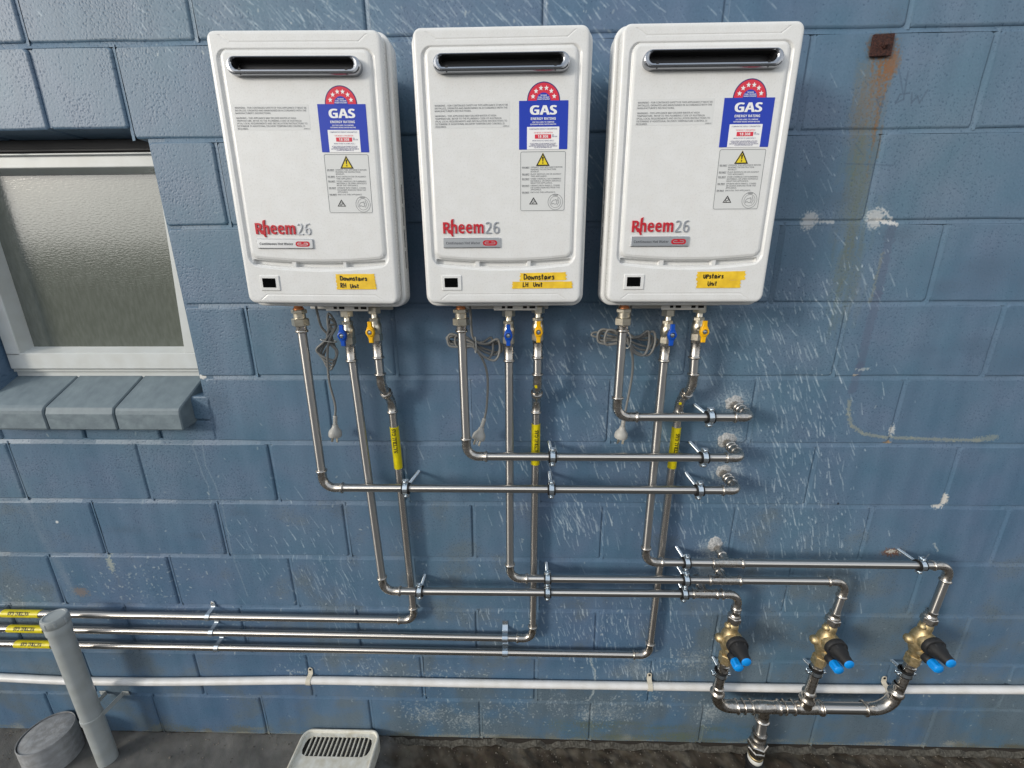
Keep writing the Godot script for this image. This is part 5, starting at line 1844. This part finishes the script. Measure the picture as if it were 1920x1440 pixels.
func build_clamps() -> void:
	var r := 0.0112
	var X := Vector3.RIGHT
	var cl := [
		["clamp on the lowest hot pipe, beside the window-side heater's gas pipe", 0.8545, 1.1050, 0.10, 0.868],
		["clamp on the lowest hot pipe, beside the middle heater's gas pipe", 1.2560, 1.1050, 0.10, 1.256],
		["clamp on the lowest hot pipe, next to its elbow into the wall", 1.6570, 1.1050, 0.10, 1.657],
		["clamp on the middle hot pipe, beside the middle heater's gas label", 1.2570, 1.2025, 0.10, 1.2535],
		["clamp on the middle hot pipe, next to its elbow into the wall", 1.6585, 1.2025, 0.10, 1.658],
		["clamp on the highest hot pipe, next to its elbow into the wall", 1.6600, 1.3168, 0.10, 1.6585],
		["clamp on the lowest cold pipe, beside the window-side heater's gas pipe", 0.8620, 0.7342, 0.072, 0.862],
		["clamp on the lowest cold pipe, beside the middle heater's gas pipe", 1.2535, 0.7354, 0.072, 1.2535],
		["clamp on the lowest cold pipe, just left of its tee", 1.6655, 0.7367, 0.072, 1.666],
		["clamp on the middle cold pipe, beside the middle heater's gas pipe", 1.2524, 0.7858, 0.072, 1.2524],
		["clamp on the middle cold pipe, just left of its tee", 1.6650, 0.7871, 0.072, 1.6605],
		["clamp on the highest cold pipe, just left of its tee", 1.6600, 0.8487, 0.072, 1.6558],
		["clamp on the highest cold pipe's right end, below the rust spot", 2.3370, 0.8481, 0.072, 2.3315]]
	for c in cl:
		pipe_clamp("rubber lined " + c[0], Vector3(c[1], c[2], c[3]), X, r, Vector3(c[4], c[2], 0.0))
	var rs := [["left", 1.8165, 0.4275, Vector3(1.8230, 0.412, 0)], ["middle", 2.1150, 0.4420, Vector3(2.1280, 0.409, 0)], ["right", 2.3950, 0.4420, Vector3(2.4180, 0.410, 0)]]
	for q in rs:
		pipe_clamp("rubber lined clamp on the riser below the %s brass valve" % q[0], Vector3(q[1], q[2], 0.07), Vector3.UP, 0.0145, q[3])


func brass_valve(label: String, at: Vector3, top: Vector3, lean: float) -> void:
	var o := thing("pressure_valve", label, "valve", at, "brass pressure valves with blue caps")
	o.rotation.z = lean
	var U := Vector3.UP
	var Z := Vector3.BACK
	var mb := MB.new()
	lathe(mb, U * -0.062, U, [Vector2(0.0150, 0), Vector2(0.0165, 0.014), Vector2(0.0215, 0.026), Vector2(0.0275, 0.046), Vector2(0.0285, 0.062), Vector2(0.0260, 0.080), Vector2(0.0205, 0.094), Vector2(0.0165, 0.102), Vector2(0.0175, 0.112), Vector2(0.0165, 0.124), Vector2(0.0130, 0.128), Vector2(0.0130, 0.134)], 26)
	hexnut(mb, U * -0.092, U, 0.0205, 0.034, 0.5)
	var L := Vector3(-1, 0.05, -0.25).normalized()
	lathe(mb, U * -0.006 + L * 0.012, L, [Vector2(0.0150, 0), Vector2(0.0150, 0.016), Vector2(0.0130, 0.024), Vector2(0.0080, 0.029), Vector2(0, 0.030)], 18)
	lathe(mb, U * 0.053 + Vector3(-0.004, 0, 0), Vector3(-1, 0.2, 0.3).normalized(), [Vector2(0.0110, 0), Vector2(0.0110, 0.012), Vector2(0.0095, 0.018), Vector2(0.0050, 0.021), Vector2(0, 0.0215)], 16)
	lathe(mb, Vector3(0.004, 0.008, 0.006), Z, [Vector2(0.0290, 0), Vector2(0.0290, 0.016), Vector2(0.0275, 0.022)], 26)
	lathe(mb, Vector3(-0.002, -0.030, 0.004), Z, [Vector2(0.0150, 0), Vector2(0.0150, 0.014), Vector2(0.0135, 0.022), Vector2(0.0135, 0.028)], 20)
	part("body", mb, M.brass, o)
	var bn := MB.new()
	lathe(bn, Vector3(0.006, 0.010, 0.026), Z, [Vector2(0.0280, 0), Vector2(0.0310, 0.0015), Vector2(0.0310, 0.0145), Vector2(0.0298, 0.0155), Vector2(0.0250, 0.0165), Vector2(0.0225, 0.030), Vector2(0.0172, 0.042), Vector2(0.0150, 0.060), Vector2(0.0138, 0.062)], 26)
	for k in 6:
		var a := TAU * k / 6
		boxm(bn, Vector3(0.006 + cos(a) * 0.0215, 0.010 + sin(a) * 0.0215, 0.026 + 0.024), Vector3(0.005, 0.007, 0.016), 0.001, Basis(Z, a) * Basis(Vector3.UP, -0.5))
	part("bonnet", bn, M.black, o)
	var c0 := MB.new()
	lathe(c0, Vector3(0.006, 0.010, 0.0875), Z, [Vector2(0.0138, -0.004), Vector2(0.0138, 0.002), Vector2(0.0125, 0.0038), Vector2(0, 0.0042)], 22)
	part("blue_cap", c0, M.cap_blue, o)
	var cl := MB.new()
	lathe(cl, Vector3(-0.002, -0.030, 0.030), Z, [Vector2(0.0130, 0), Vector2(0.0158, 0.001), Vector2(0.0158, 0.012), Vector2(0.0150, 0.014), Vector2(0.0140, 0.020), Vector2(0.0120, 0.022)], 22)
	part("collar", cl, M.black, o)
	var c1 := MB.new()
	lathe(c1, Vector3(-0.002, -0.030, 0.050), Z, [Vector2(0.0125, 0), Vector2(0.0142, 0.001), Vector2(0.0136, 0.024), Vector2(0.0120, 0.0265), Vector2(0, 0.0275)], 20)
	for k in 9:
		var a := TAU * k / 9
		boxm(c1, Vector3(-0.002 + cos(a) * 0.0137, -0.030 + sin(a) * 0.0137, 0.0635), Vector3(0.003, 0.004, 0.021), 0.0008, Basis(Z, a))
	part("blue_cap", c1, M.cap_blue, o)
	# union above
	var un := MB.new()
	hexnut(un, U * 0.070, U, 0.0205, 0.020, 0.2)
	lathe(un, U * 0.066, U, [Vector2(0.0165, 0), Vector2(0.0165, 0.005)], 20)
	lathe(un, U * 0.089, U, [Vector2(0.0170, 0), Vector2(0.0170, 0.006), Vector2(0.0145, 0.008), Vector2(0.0135, 0.016), Vector2(0.0150, 0.018), Vector2(0.0150, 0.022), Vector2(0.0112, 0.024)], 22)
	part("union_nut", un, M.fit, o)
	# nipple below
	var np := MB.new()
	lathe(np, U * -0.128, U, [Vector2(0.0120, 0), Vector2(0.0155, 0.001), Vector2(0.0155, 0.006), Vector2(0.0135, 0.008), Vector2(0.0145, 0.018), Vector2(0.0168, 0.020), Vector2(0.0168, 0.026), Vector2(0.0140, 0.028), Vector2(0.0140, 0.037)], 22)
	part("nipple", np, M.fit, o)


func build_supply() -> void:
	brass_valve("left brass pressure valve with blue caps, under the shortest cold drop", Vector3(1.8265, 0.565, 0.070), Vector3.ZERO, -0.03)
	brass_valve("middle brass pressure valve with blue caps, above the manifold's tee", Vector3(2.1225, 0.562, 0.070), Vector3.ZERO, -0.07)
	brass_valve("right brass pressure valve with blue caps, under the longest cold drop", Vector3(2.4095, 0.572, 0.070), Vector3.ZERO, -0.06)
	var o := thing("supply_manifold", "thick steel supply manifold low on the wall, feeding three brass valves", "water pipe")
	var R := 0.0172
	var z := 0.070
	var yb := 0.2835
	var a0 := arc_between(Vector3(1.8165, 0.40, z), Vector3(1.8165, yb, z), Vector3(2.2, yb, z), 0.048, 10)
	var a1 := arc_between(Vector3(1.9, yb, z), Vector3(2.384, yb + 0.002, z), Vector3(2.392, 0.45, z), 0.062, 12)
	var e0 := MB.new()
	tube(e0, a0, R * 1.08, 22, false)
	press_end(e0, a0[10], Vector3.RIGHT, R, 0.026)
	lathe(e0, a0[0], Vector3.UP, [Vector2(R * 1.08, -0.002), Vector2(R * 1.12, 0.004), Vector2(R * 1.3, 0.008), Vector2(R * 1.3, 0.014), Vector2(R * 1.02, 0.018), Vector2(0.0150, 0.024), Vector2(0.0165, 0.034), Vector2(0.0175, 0.036), Vector2(0.0145, 0.040)], 22)
	part("elbow", e0, M.fit, o)
	var p0 := MB.new()
	tube(p0, PackedVector3Array([a0[10], a1[0]]), R, 24, false)
	part("pipe", p0, M.steel, o)
	var bd := MB.new()
	for x in [1.9086, 2.042, 2.163]: bead(bd, Vector3(x, yb + 0.0005, z), Vector3.RIGHT, R * 1.06)
	part("ring", bd, M.fit, o)
	var e1 := MB.new()
	tube(e1, a1, R * 1.08, 22, false)
	press_end(e1, a1[0], Vector3.LEFT, R, 0.026)
	lathe(e1, a1[12], Vector3(0.05, 1, 0), [Vector2(R * 1.08, -0.002), Vector2(R * 1.12, 0.004), Vector2(R * 1.28, 0.008), Vector2(R * 1.28, 0.016), Vector2(R * 1.05, 0.020), Vector2(0.0150, 0.024), Vector2(0.0150, 0.040), Vector2(0.0168, 0.043), Vector2(0.0145, 0.050)], 22)
	part("elbow", e1, M.fit, o)
	for q in [[1.8165, 0.345, 1.8190, 0.47], [2.1085, 0.29, 2.1165, 0.47], [2.3925, 0.37, 2.4020, 0.48]]:
		var rz := MB.new()
		tube(rz, PackedVector3Array([Vector3(q[0], q[1], z), Vector3(q[2], q[3], z)]), 0.0145, 22)
		part("riser", rz, M.fit, o)
	# tee to the middle riser
	var t1 := MB.new()
	lathe(t1, Vector3(2.085, yb, z), Vector3.RIGHT, [Vector2(R * 1.02, 0), Vector2(R * 1.12, 0.002), Vector2(R * 1.12, 0.058), Vector2(R * 1.02, 0.060)], 24)
	press_end(t1, Vector3(2.139, yb, z), Vector3.RIGHT, R, 0.022)
	press_end(t1, Vector3(2.089, yb, z), Vector3.LEFT, R, 0.022)
	lathe(t1, Vector3(2.1085, yb, z), Vector3(0.04, 1, 0), [Vector2(0.0200, 0.01), Vector2(0.0200, 0.030), Vector2(0.0235, 0.034), Vector2(0.0235, 0.042), Vector2(0.0185, 0.047), Vector2(0.0180, 0.060), Vector2(0.0200, 0.064), Vector2(0.0200, 0.070), Vector2(0.0145, 0.076)], 22)
	part("tee", t1, M.fit, o)
	# tee down to the ground
	var t2 := MB.new()
	lathe(t2, Vector3(1.950, yb, z), Vector3.RIGHT, [Vector2(R * 1.02, 0), Vector2(R * 1.14, 0.002), Vector2(R * 1.14, 0.058), Vector2(R * 1.02, 0.060)], 24)
	press_end(t2, Vector3(1.953, yb, z), Vector3.LEFT, R, 0.022)
	press_end(t2, Vector3(2.006, yb, z), Vector3.RIGHT, R, 0.022)
	tube(t2, PackedVector3Array([Vector3(1.978, yb, z), Vector3(1.979, yb - 0.036, z)]), R * 1.08, 22, false)
	press_end(t2, Vector3(1.979, yb - 0.034, z), Vector3.DOWN, R, 0.024)
	part("tee", t2, M.fit, o)
	var dp := MB.new()
	tube(dp, PackedVector3Array([Vector3(1.979, yb - 0.03, z), Vector3(1.983, 0.10, z)]), R, 24)
	part("drop_pipe", dp, M.steel, o)
	var fn := MB.new()
	var D := Vector3(0.012, -1, 0).normalized()
	lathe(fn, Vector3(1.9805, 0.172, z), D, [Vector2(R, 0), Vector2(R * 1.34, 0.002), Vector2(R * 1.34, 0.007), Vector2(R * 1.12, 0.010), Vector2(R * 1.12, 0.024), Vector2(R * 1.34, 0.027), Vector2(R * 1.34, 0.033), Vector2(R * 1.16, 0.036), Vector2(R * 1.16, 0.06)], 24)
	hexnut(fn, Vector3(1.9825, 0.124, z), D, 0.0315, 0.020, 0.4)
	hexnut(fn, Vector3(1.983, 0.098, z), D, 0.0285, 0.018, 0.1)
	lathe(fn, Vector3(1.9832, 0.082, z), D, [Vector2(0.0255, 0), Vector2(0.0255, 0.006), Vector2(0.0225, 0.008), Vector2(0.0225, 0.014)], 24)
	part("union_nut", fn, M.fit, o)
	var br := MB.new()
	lathe(br, Vector3(1.9834, 0.068, z), D, [Vector2(0.0215, 0), Vector2(0.0235, 0.002), Vector2(0.0235, 0.008), Vector2(0.0215, 0.010)], 24)
	part("brass_ring", br, M.brass, o)
	var wr := MB.new()
	lathe(wr, Vector3(1.9836, 0.058, z), D, [Vector2(0.0215, 0), Vector2(0.0240, 0.004), Vector2(0.0235, 0.014), Vector2(0.0205, 0.020)], 24)
	part("tape_wrap", wr, M.tie, o)
	var pf := MB.new()
	lathe(pf, Vector3(1.984, 0.040, z), D, [Vector2(0.0205, 0), Vector2(0.0280, 0.004), Vector2(0.0280, 0.020), Vector2(0.0240, 0.022), Vector2(0.0240, 0.09)], 24)
	part("ground_pipe", pf, M.rubber, o)


func build_conduit() -> void:
	var o := thing("white_conduit", "long white plastic conduit running low along the whole wall", "conduit")
	var mb := MB.new()
	var ctrl := []
	for p in [[-1.5, 0.305], [-1.0, 0.292], [-0.694, 0.2838], [-0.442, 0.2745], [-0.11, 0.2770], [0.20, 0.288], [0.43, 0.2958], [0.75, 0.2960], [1.03, 0.2948], [1.62, 0.2962], [2.305, 0.2985], [2.87, 0.308], [3.8, 0.318]]:
		ctrl.append(Vector3(p[0], p[1], 0.0142))
	tube(mb, spline(ctrl, 6), 0.0127, 20)
	part("tube", mb, M.conduit, o)
	saddle("cream plastic clip on the white conduit, left of the grate", 0.4300, 0.2958, 0.0142, 0.0127, M.clip_white, 0.031, 0.016, "plastic clips on the white conduit", -0.06)
	saddle("cream plastic clip on the white conduit, right of the lowest gas elbow", 1.6155, 0.2962, 0.0142, 0.0127, M.clip_white, 0.031, 0.016, "plastic clips on the white conduit")
	saddle("cream plastic clip on the white conduit, behind the manifold's right bend", 2.4110, 0.2995, 0.0142, 0.0127, M.clip_white, 0.031, 0.016, "plastic clips on the white conduit", 0.05)


func plug(o: Node3D, p: Vector3, dir: Vector3) -> void:
	dir = dir.normalized()
	var mb := MB.new()
	var prof := [Vector2(0.0036, -0.002)]
	for k in 5:
		prof.append(Vector2(0.0058, k * 0.0048)); prof.append(Vector2(0.0058, k * 0.0048 + 0.0026)); prof.append(Vector2(0.0042, k * 0.0048 + 0.003)); prof.append(Vector2(0.0042, k * 0.0048 + 0.0046))
	for q in [[0.0075, 0.025], [0.0085, 0.032], [0.0125, 0.038], [0.0165, 0.043], [0.0180, 0.050], [0.0180, 0.057], [0.0165, 0.0595], [0.0, 0.0595]]: prof.append(Vector2(q[0], q[1]))
	lathe(mb, p, dir, prof, 22)
	var po := part("plug", mb, M.plug, o)
	var b := frame_of(dir)
	for k in 3:
		var pin := MB.new()
		var a: float = [0.5, -0.5, 0.0][k]
		var off: Vector3 = b.x * [0.0068, -0.0068, 0.0][k] + b.y * [0.004, 0.004, -0.008][k]
		boxm(pin, p + dir * 0.067 + off, Vector3(0.0062 if k < 2 else 0.0018, 0.0018 if k < 2 else 0.0062, 0.017), 0.0004, b * Basis(Vector3.BACK, a))
		part("pin", pin, M.nickel, po)


func build_cords() -> void:
	var rg := RandomNumberGenerator.new()
	rg.seed = 31
	# hanging hank, left
	var o := thing("power_cord", "grey power cord in an upright hank, hanging under the window-side heater", "power cord", Vector3.ZERO, "grey power cords under the heaters")
	var c := [Vector3(0.655, 1.625, 0.07), Vector3(0.6525, 1.585, 0.06), Vector3(0.655, 1.545, 0.052)]
	for k in 4:
		var w := 0.012 + 0.005 * k
		var tp := 1.578 - 0.014 * k
		c.append(Vector3(0.664 + rg.randfn(0, 0.003), 1.510, 0.040 + 0.006 * k))
		c.append(Vector3(0.650 - w * 0.5, 1.465 + 0.006 * k, 0.040 + 0.006 * k))
		c.append(Vector3(0.656 + 0.006 * k, 1.427 + 0.010 * k, 0.036 + 0.006 * k))
		c.append(Vector3(0.668 + w * 0.75, 1.465 + 0.006 * k, 0.034 + 0.006 * k))
		c.append(Vector3(0.672 - rg.randf() * 0.01, 1.510, 0.034 + 0.006 * k))
		c.append(Vector3(0.668 - w * 0.3 + 0.006 * k, 1.545, 0.034 + 0.006 * k))
		c.append(Vector3(0.670 + 0.004 * k, tp, 0.034 + 0.006 * k))
		c.append(Vector3(0.682 + w * 0.4, 1.545, 0.038 + 0.006 * k))
	c.append_array([Vector3(0.670, 1.500, 0.060), Vector3(0.660, 1.44, 0.056), Vector3(0.655, 1.39, 0.048), Vector3(0.661, 1.33, 0.045), Vector3(0.657, 1.297, 0.045)])
	var mb := MB.new()
	tube(mb, spline(c, 7), 0.0031, 10)
	part("cable", mb, M.cord, o)
	plug(o, Vector3(0.6572, 1.296, 0.045), Vector3(-0.10, -1, 0.05))
	var tie := MB.new()
	var tp := []
	for k in 15: tp.append(Vector3(0.667 + cos(TAU * k / 14) * 0.019, 1.508 + sin(TAU * k / 14) * 0.003 - cos(TAU * k / 14) * 0.004, 0.046 + sin(TAU * k / 14) * 0.022))
	tube(tie, PackedVector3Array(tp), 0.0013, 8)
	part("tie", tie, M.tie, o)
	# flat hanks, middle and right
	for s in [["grey power cord in a flat hank, behind the middle heater's hot pipe", 1.0505, 1.4985, -0.20, [Vector3(1.0440, 1.625, 0.07), Vector3(1.0450, 1.57, 0.06), Vector3(1.0500, 1.515, 0.058)], [Vector3(1.052, 1.492, 0.062), Vector3(1.070, 1.465, 0.058), Vector3(1.081, 1.43, 0.052), Vector3(1.0835, 1.39, 0.05), Vector3(1.079, 1.325, 0.05), Vector3(1.0720, 1.291, 0.05)], Vector3(-0.32, -1, 0.25), 0.075, 12],
			["grey power cord in a flat hank, behind the Upstairs Unit's hot pipe", 1.4430, 1.5105, -0.13, [Vector3(1.450, 1.625, 0.06), Vector3(1.448, 1.57, 0.05), Vector3(1.446, 1.53, 0.05)], [Vector3(1.447, 1.505, 0.060), Vector3(1.460, 1.475, 0.056), Vector3(1.466, 1.43, 0.05), Vector3(1.464, 1.38, 0.045), Vector3(1.458, 1.32, 0.042), Vector3(1.4550, 1.292, 0.042)], Vector3(-0.10, -1, 0.0), 0.080, 15]]:
		o = thing("power_cord", s[0], "power cord", Vector3.ZERO, "grey power cords under the heaters")
		rg.seed = s[8]
		var q := []
		q.append_array(s[4])
		for k in 4:
			var hw: float = s[7] * (1.0 - 0.09 * k) + rg.randfn(0, 0.006)
			var hh := 0.009 + 0.0045 * k + rg.randfn(0, 0.002)
			var dz := 0.040 + 0.007 * k
			for e in [[0.5, 0.35], [0.92, 0.9], [1.0, -0.1], [0.8, -1.0], [0.35, -0.8], [0.0, -0.25], [-0.5, -0.6], [-0.92, -0.7], [-1.0, 0.1], [-0.85, 0.9], [-0.4, 0.8], [0.0, 0.3]]:
				var lx: float = e[0] * hw
				var ly: float = e[1] * hh * (1.5 if e[0] > 0.3 else 1.0)
				q.append(Vector3(s[1] + lx, s[2] + ly + lx * s[3] + rg.randfn(0, 0.0012), dz + rg.randfn(0, 0.0012)))
		q.append_array(s[5])
		var cm := MB.new()
		tube(cm, spline(q, 5), 0.0031, 10)
		part("cable", cm, M.cord, o)
		plug(o, s[5][s[5].size() - 1], s[6])
		var ti := MB.new()
		var tq := []
		for k in 15: tq.append(Vector3(s[1] + 0.003 + sin(TAU * k / 14) * 0.004, s[2] - 0.001 + cos(TAU * k / 14) * 0.021, 0.052 + sin(TAU * k / 14) * 0.020))
		tube(ti, PackedVector3Array(tq), 0.0014, 8)
		part("tie", ti, M.tie, o)


func build_ground_things() -> void:
	# capped grey standpipe
	var o := thing("drain_pipe", "grey plastic standpipe with a screw cap, strapped upright to the wall", "drain pipe", Vector3(-0.305, 0, 0.088))
	var mb := MB.new()
	lathe(mb, Vector3(0, -0.05, 0), Vector3.UP, [Vector2(0.0285, 0), Vector2(0.0285, 0.640)], 40)
	part("pipe", mb, M.pvc, o)
	var cp := MB.new()
	lathe(cp, Vector3(0, 0.578, 0), Vector3.UP, [Vector2(0.0285, 0.0), Vector2(0.0312, 0.001), Vector2(0.0312, 0.022), Vector2(0.0300, 0.024), Vector2(0.0300, 0.028), Vector2(0.0322, 0.030), Vector2(0.0322, 0.056), Vector2(0.0305, 0.059), Vector2(0.0260, 0.0595), Vector2(0.0250, 0.0575), Vector2(0, 0.0575)], 40)
	for k in 8:
		boxm(cp, Vector3(cos(TAU * k / 8) * 0.0320, 0.621, sin(TAU * k / 8) * 0.0320), Vector3(0.003, 0.018, 0.007), 0.0008, Basis(Vector3.UP, -TAU * k / 8))
	part("cap", cp, M.pvc, o)
	var st := MB.new()
	lathe(st, Vector3(0, 0.196, 0), Vector3.UP, [Vector2(0.0287, 0), Vector2(0.0308, 0.001), Vector2(0.0308, 0.017), Vector2(0.0287, 0.018)], 40)
	for s in [-1.0, 1.0]:
		boxm(st, Vector3(s * 0.0300, 0.205, -0.044), Vector3(0.0022, 0.018, 0.080), 0.0006, Basis(Vector3.UP, s * -0.06))
		boxm(st, Vector3(s * 0.0420, 0.205, -0.0845), Vector3(0.024, 0.018, 0.0022), 0.0006)
		lathe(st, Vector3(s * 0.045, 0.205, -0.0836), Vector3.BACK, [Vector2(0.0045, 0), Vector2(0.004, 0.002), Vector2(0, 0.0024)], 12)
	part("strap", st, M.pvc, o)
	# stub of wide pipe filled with concrete
	var p := thing("capped_stub", "wide round grey pipe stub filled with concrete, beside the standpipe", "pipe stub", Vector3(-0.503, 0, 0.082))
	var wl := MB.new()
	lathe(wl, Vector3(0, -0.05, 0), Vector3.UP, [Vector2(0.076, 0), Vector2(0.0750, 0.166), Vector2(0.0740, 0.168), Vector2(0.0725, 0.168), Vector2(0.0720, 0.160)], 44)
	part("sleeve", wl, M.concrete, p)
	var fl := MB.new()
	lathe(fl, Vector3(0.003, 0.05, 0), Vector3.UP, [Vector2(0.0715, 0), Vector2(0.0712, 0.0640), Vector2(0.068, 0.0658), Vector2(0.04, 0.0664), Vector2(0, 0.0660)], 44)
	part("concrete_fill", fl, M.concrete, p)
	# slotted plastic grate
	var g := thing("drain_grate", "cream plastic drain cover with a slotted back, on the ground by the wall", "drain cover", Vector3(0.5165, 0, 0.155))
	var hx := 0.1425
	var hz := 0.150
	var rim := MB.new()
	var lo := [[0.0, -0.03, 0.034], [0.0, 0.047, 0.034], [0.0010, 0.0515, 0.033], [0.0035, 0.0535, 0.031], [0.0065, 0.0535, 0.028], [0.0085, 0.0515, 0.026], [0.0095, 0.0430, 0.025]]
	var loops := []
	for e in lo:
		var ps := []
		for q in rrect(-hx + e[0], -hz + e[0], hx - e[0], hz - e[0], e[2], 7): ps.append(Vector3(q.x, e[1], q.y))
		loops.append(ps)
	for i in lo.size() - 1:
		for k in loops[0].size():
			var l: int = (k + 1) % loops[0].size()
			var c2 := Vector3(clampf(loops[i][k].x, -hx + 0.034, hx - 0.034), 0, clampf(loops[i][k].z, -hz + 0.034, hz - 0.034))
			var out: Vector3 = loops[i][k] - c2
			out.y = 0
			var dy: float = lo[i + 1][1] - lo[i][1]
			var di: float = lo[i + 1][0] - lo[i][0]
			rim.quad(loops[i][k], loops[i][l], loops[i + 1][l], loops[i + 1][k], out.normalized() * dy + Vector3.UP * di)
	part("rim", rim, M.grate, g)
	# recessed plate in two halves round the opening
	var plate := MB.new()
	var flat := Transform3D(Basis(Vector3.RIGHT, Vector3.FORWARD, Vector3.UP), Vector3(0, 0.0402, 0))
	var ox := 0.121
	for s in [-1.0, 1.0]:
		var poly := PackedVector2Array([Vector2(0, -hz + 0.009), Vector2(s * (hx - 0.034), -hz + 0.009), Vector2(s * (hx - 0.015), -hz + 0.015), Vector2(s * (hx - 0.009), -hz + 0.034), Vector2(s * (hx - 0.009), hz - 0.034), Vector2(s * (hx - 0.015), hz - 0.015), Vector2(s * (hx - 0.034), hz - 0.009), Vector2(0, hz - 0.009), Vector2(0, hz - 0.022), Vector2(s * (ox - 0.022), hz - 0.022), Vector2(s * (ox - 0.006), hz - 0.029), Vector2(s * ox, hz - 0.045), Vector2(s * ox, hz - 0.066), Vector2(s * (ox - 0.006), hz - 0.080), Vector2(s * (ox - 0.022), hz - 0.087), Vector2(0, hz - 0.087)])
		prism(plate, poly, 0.0040, flat, 0.0, true)
	part("plate", plate, M.grate, g)
	for k in 14:
		var sl := MB.new()
		boxm(sl, Vector3(-0.104 + k * 0.016, 0.0395, -hz + 0.0545), Vector3(0.0042, 0.008, 0.064), 0.0008)
		part("slat", sl, M.grate, g)
	var pit := MB.new()
	boxm(pit, Vector3(0, -0.022, 0), Vector3(hx * 2 - 0.02, 0.004, hz * 2 - 0.02), 0.001)
	part("pit", pit, M.soil_dark, g)
	# rusty wall plate
	var r := thing("rusty_plate", "small square rusted steel plate with a bolt, high on the right", "plate", Vector3(1.9745, 2.163, 0))
	var rp := MB.new()
	boxm(rp, Vector3(0.0, 0, 0.0045), Vector3(0.046, 0.042, 0.005), 0.0008, Basis(Vector3.BACK, 0.02))
	part("plate", rp, M.rust, r)
	var bt := MB.new()
	hexnut(bt, Vector3(0.004, -0.001, 0.006), Vector3.BACK, 0.0068, 0.005, 0.3)
	lathe(bt, Vector3(0.004, -0.001, 0.010), Vector3.BACK, [Vector2(0.0038, 0), Vector2(0.0038, 0.005), Vector2(0.003, 0.006), Vector2(0, 0.006)], 12)
	part("bolt", bt, M.rust, r)


func _ready() -> void:
	rng.seed = 20240
	var cam := Camera3D.new()
	cam.name = "camera"
	cam.position = Vector3(1.1752, 1.7128, 1.1482)
	cam.rotation = Vector3(-0.2850, 0.0244, -0.0060)
	cam.fov = 83.78
	cam.near = 0.02
	cam.far = 300.0
	add_child(cam)
	cam.current = true
	var we := WorldEnvironment.new()
	we.name = "environment"
	var env := Environment.new()
	env.background_mode = Environment.BG_SKY
	var sky := Sky.new()
	var sm := ProceduralSkyMaterial.new()
	sm.sky_top_color = Color(0.66, 0.71, 0.77)
	sm.sky_horizon_color = Color(0.86, 0.865, 0.865)
	sm.sky_curve = 0.25
	sm.ground_bottom_color = Color(0.22, 0.21, 0.20)
	sm.ground_horizon_color = Color(0.40, 0.40, 0.40)
	sm.sun_angle_max = 0.0
	var cl := FastNoiseLite.new()
	cl.seed = 4
	cl.frequency = 0.012
	cl.fractal_octaves = 5
	var ci := cl.get_seamless_image(512, 256)
	var cb := PackedByteArray()
	cb.resize(512 * 256 * 4)
	var cd := ci.get_data()
	for i in 512 * 256:
		var t := clampf((cd[i] / 255.0 - 0.42) * 3.0, 0.0, 1.0)
		cb[i * 4] = 255; cb[i * 4 + 1] = 248; cb[i * 4 + 2] = 238; # brighter haze and cloud round the veiled sun
		var az := TAU * (i % 512 + 0.5) / 512.0
		var el := PI * (0.5 - (i / 512 + 0.5) / 256.0)
		var dir := Vector3(sin(az) * cos(el), sin(el), -cos(az) * cos(el))
		var off := dir.angle_to(Vector3(-1.35, 0.48, 1.0))
		cb[i * 4 + 3] = int(clampf(t * 22.0 + 180.0 * exp(-off * off / 0.13) * (0.72 + 0.4 * t), 0, 255))
	sm.sky_cover_modulate = Color(1.75, 1.75, 1.75)
	sm.sky_cover = ImageTexture.create_from_image(Image.create_from_data(512, 256, false, Image.FORMAT_RGBA8, cb))
	sky.sky_material = sm
	env.sky = sky
	env.background_energy_multiplier = 1.0
	env.tonemap_mode = Environment.TONE_MAPPER_LINEAR
	env.tonemap_exposure = 1.31
	env.sdfgi_enabled = true
	env.ssao_enabled = true
	env.ssil_enabled = true
	we.environment = env
	add_child(we)
	var sun := DirectionalLight3D.new()
	sun.name = "sun"
	sun.light_color = Color(1.0, 0.97, 0.92)
	sun.light_energy = 0.44
	sun.light_angular_distance = 11.0
	sun.shadow_enabled = true
	sun.basis = Basis.looking_at(Vector3(1.35, -0.48, -1.0).normalized(), Vector3.UP)
	add_child(sun)

	make_materials()
	build_wall()
	build_window()
	build_ground()
	build_heaters()
	build_hot()
	build_cold()
	build_gas()
	build_clamps()
	build_supply()
	build_conduit()
	build_cords()
	build_ground_things()
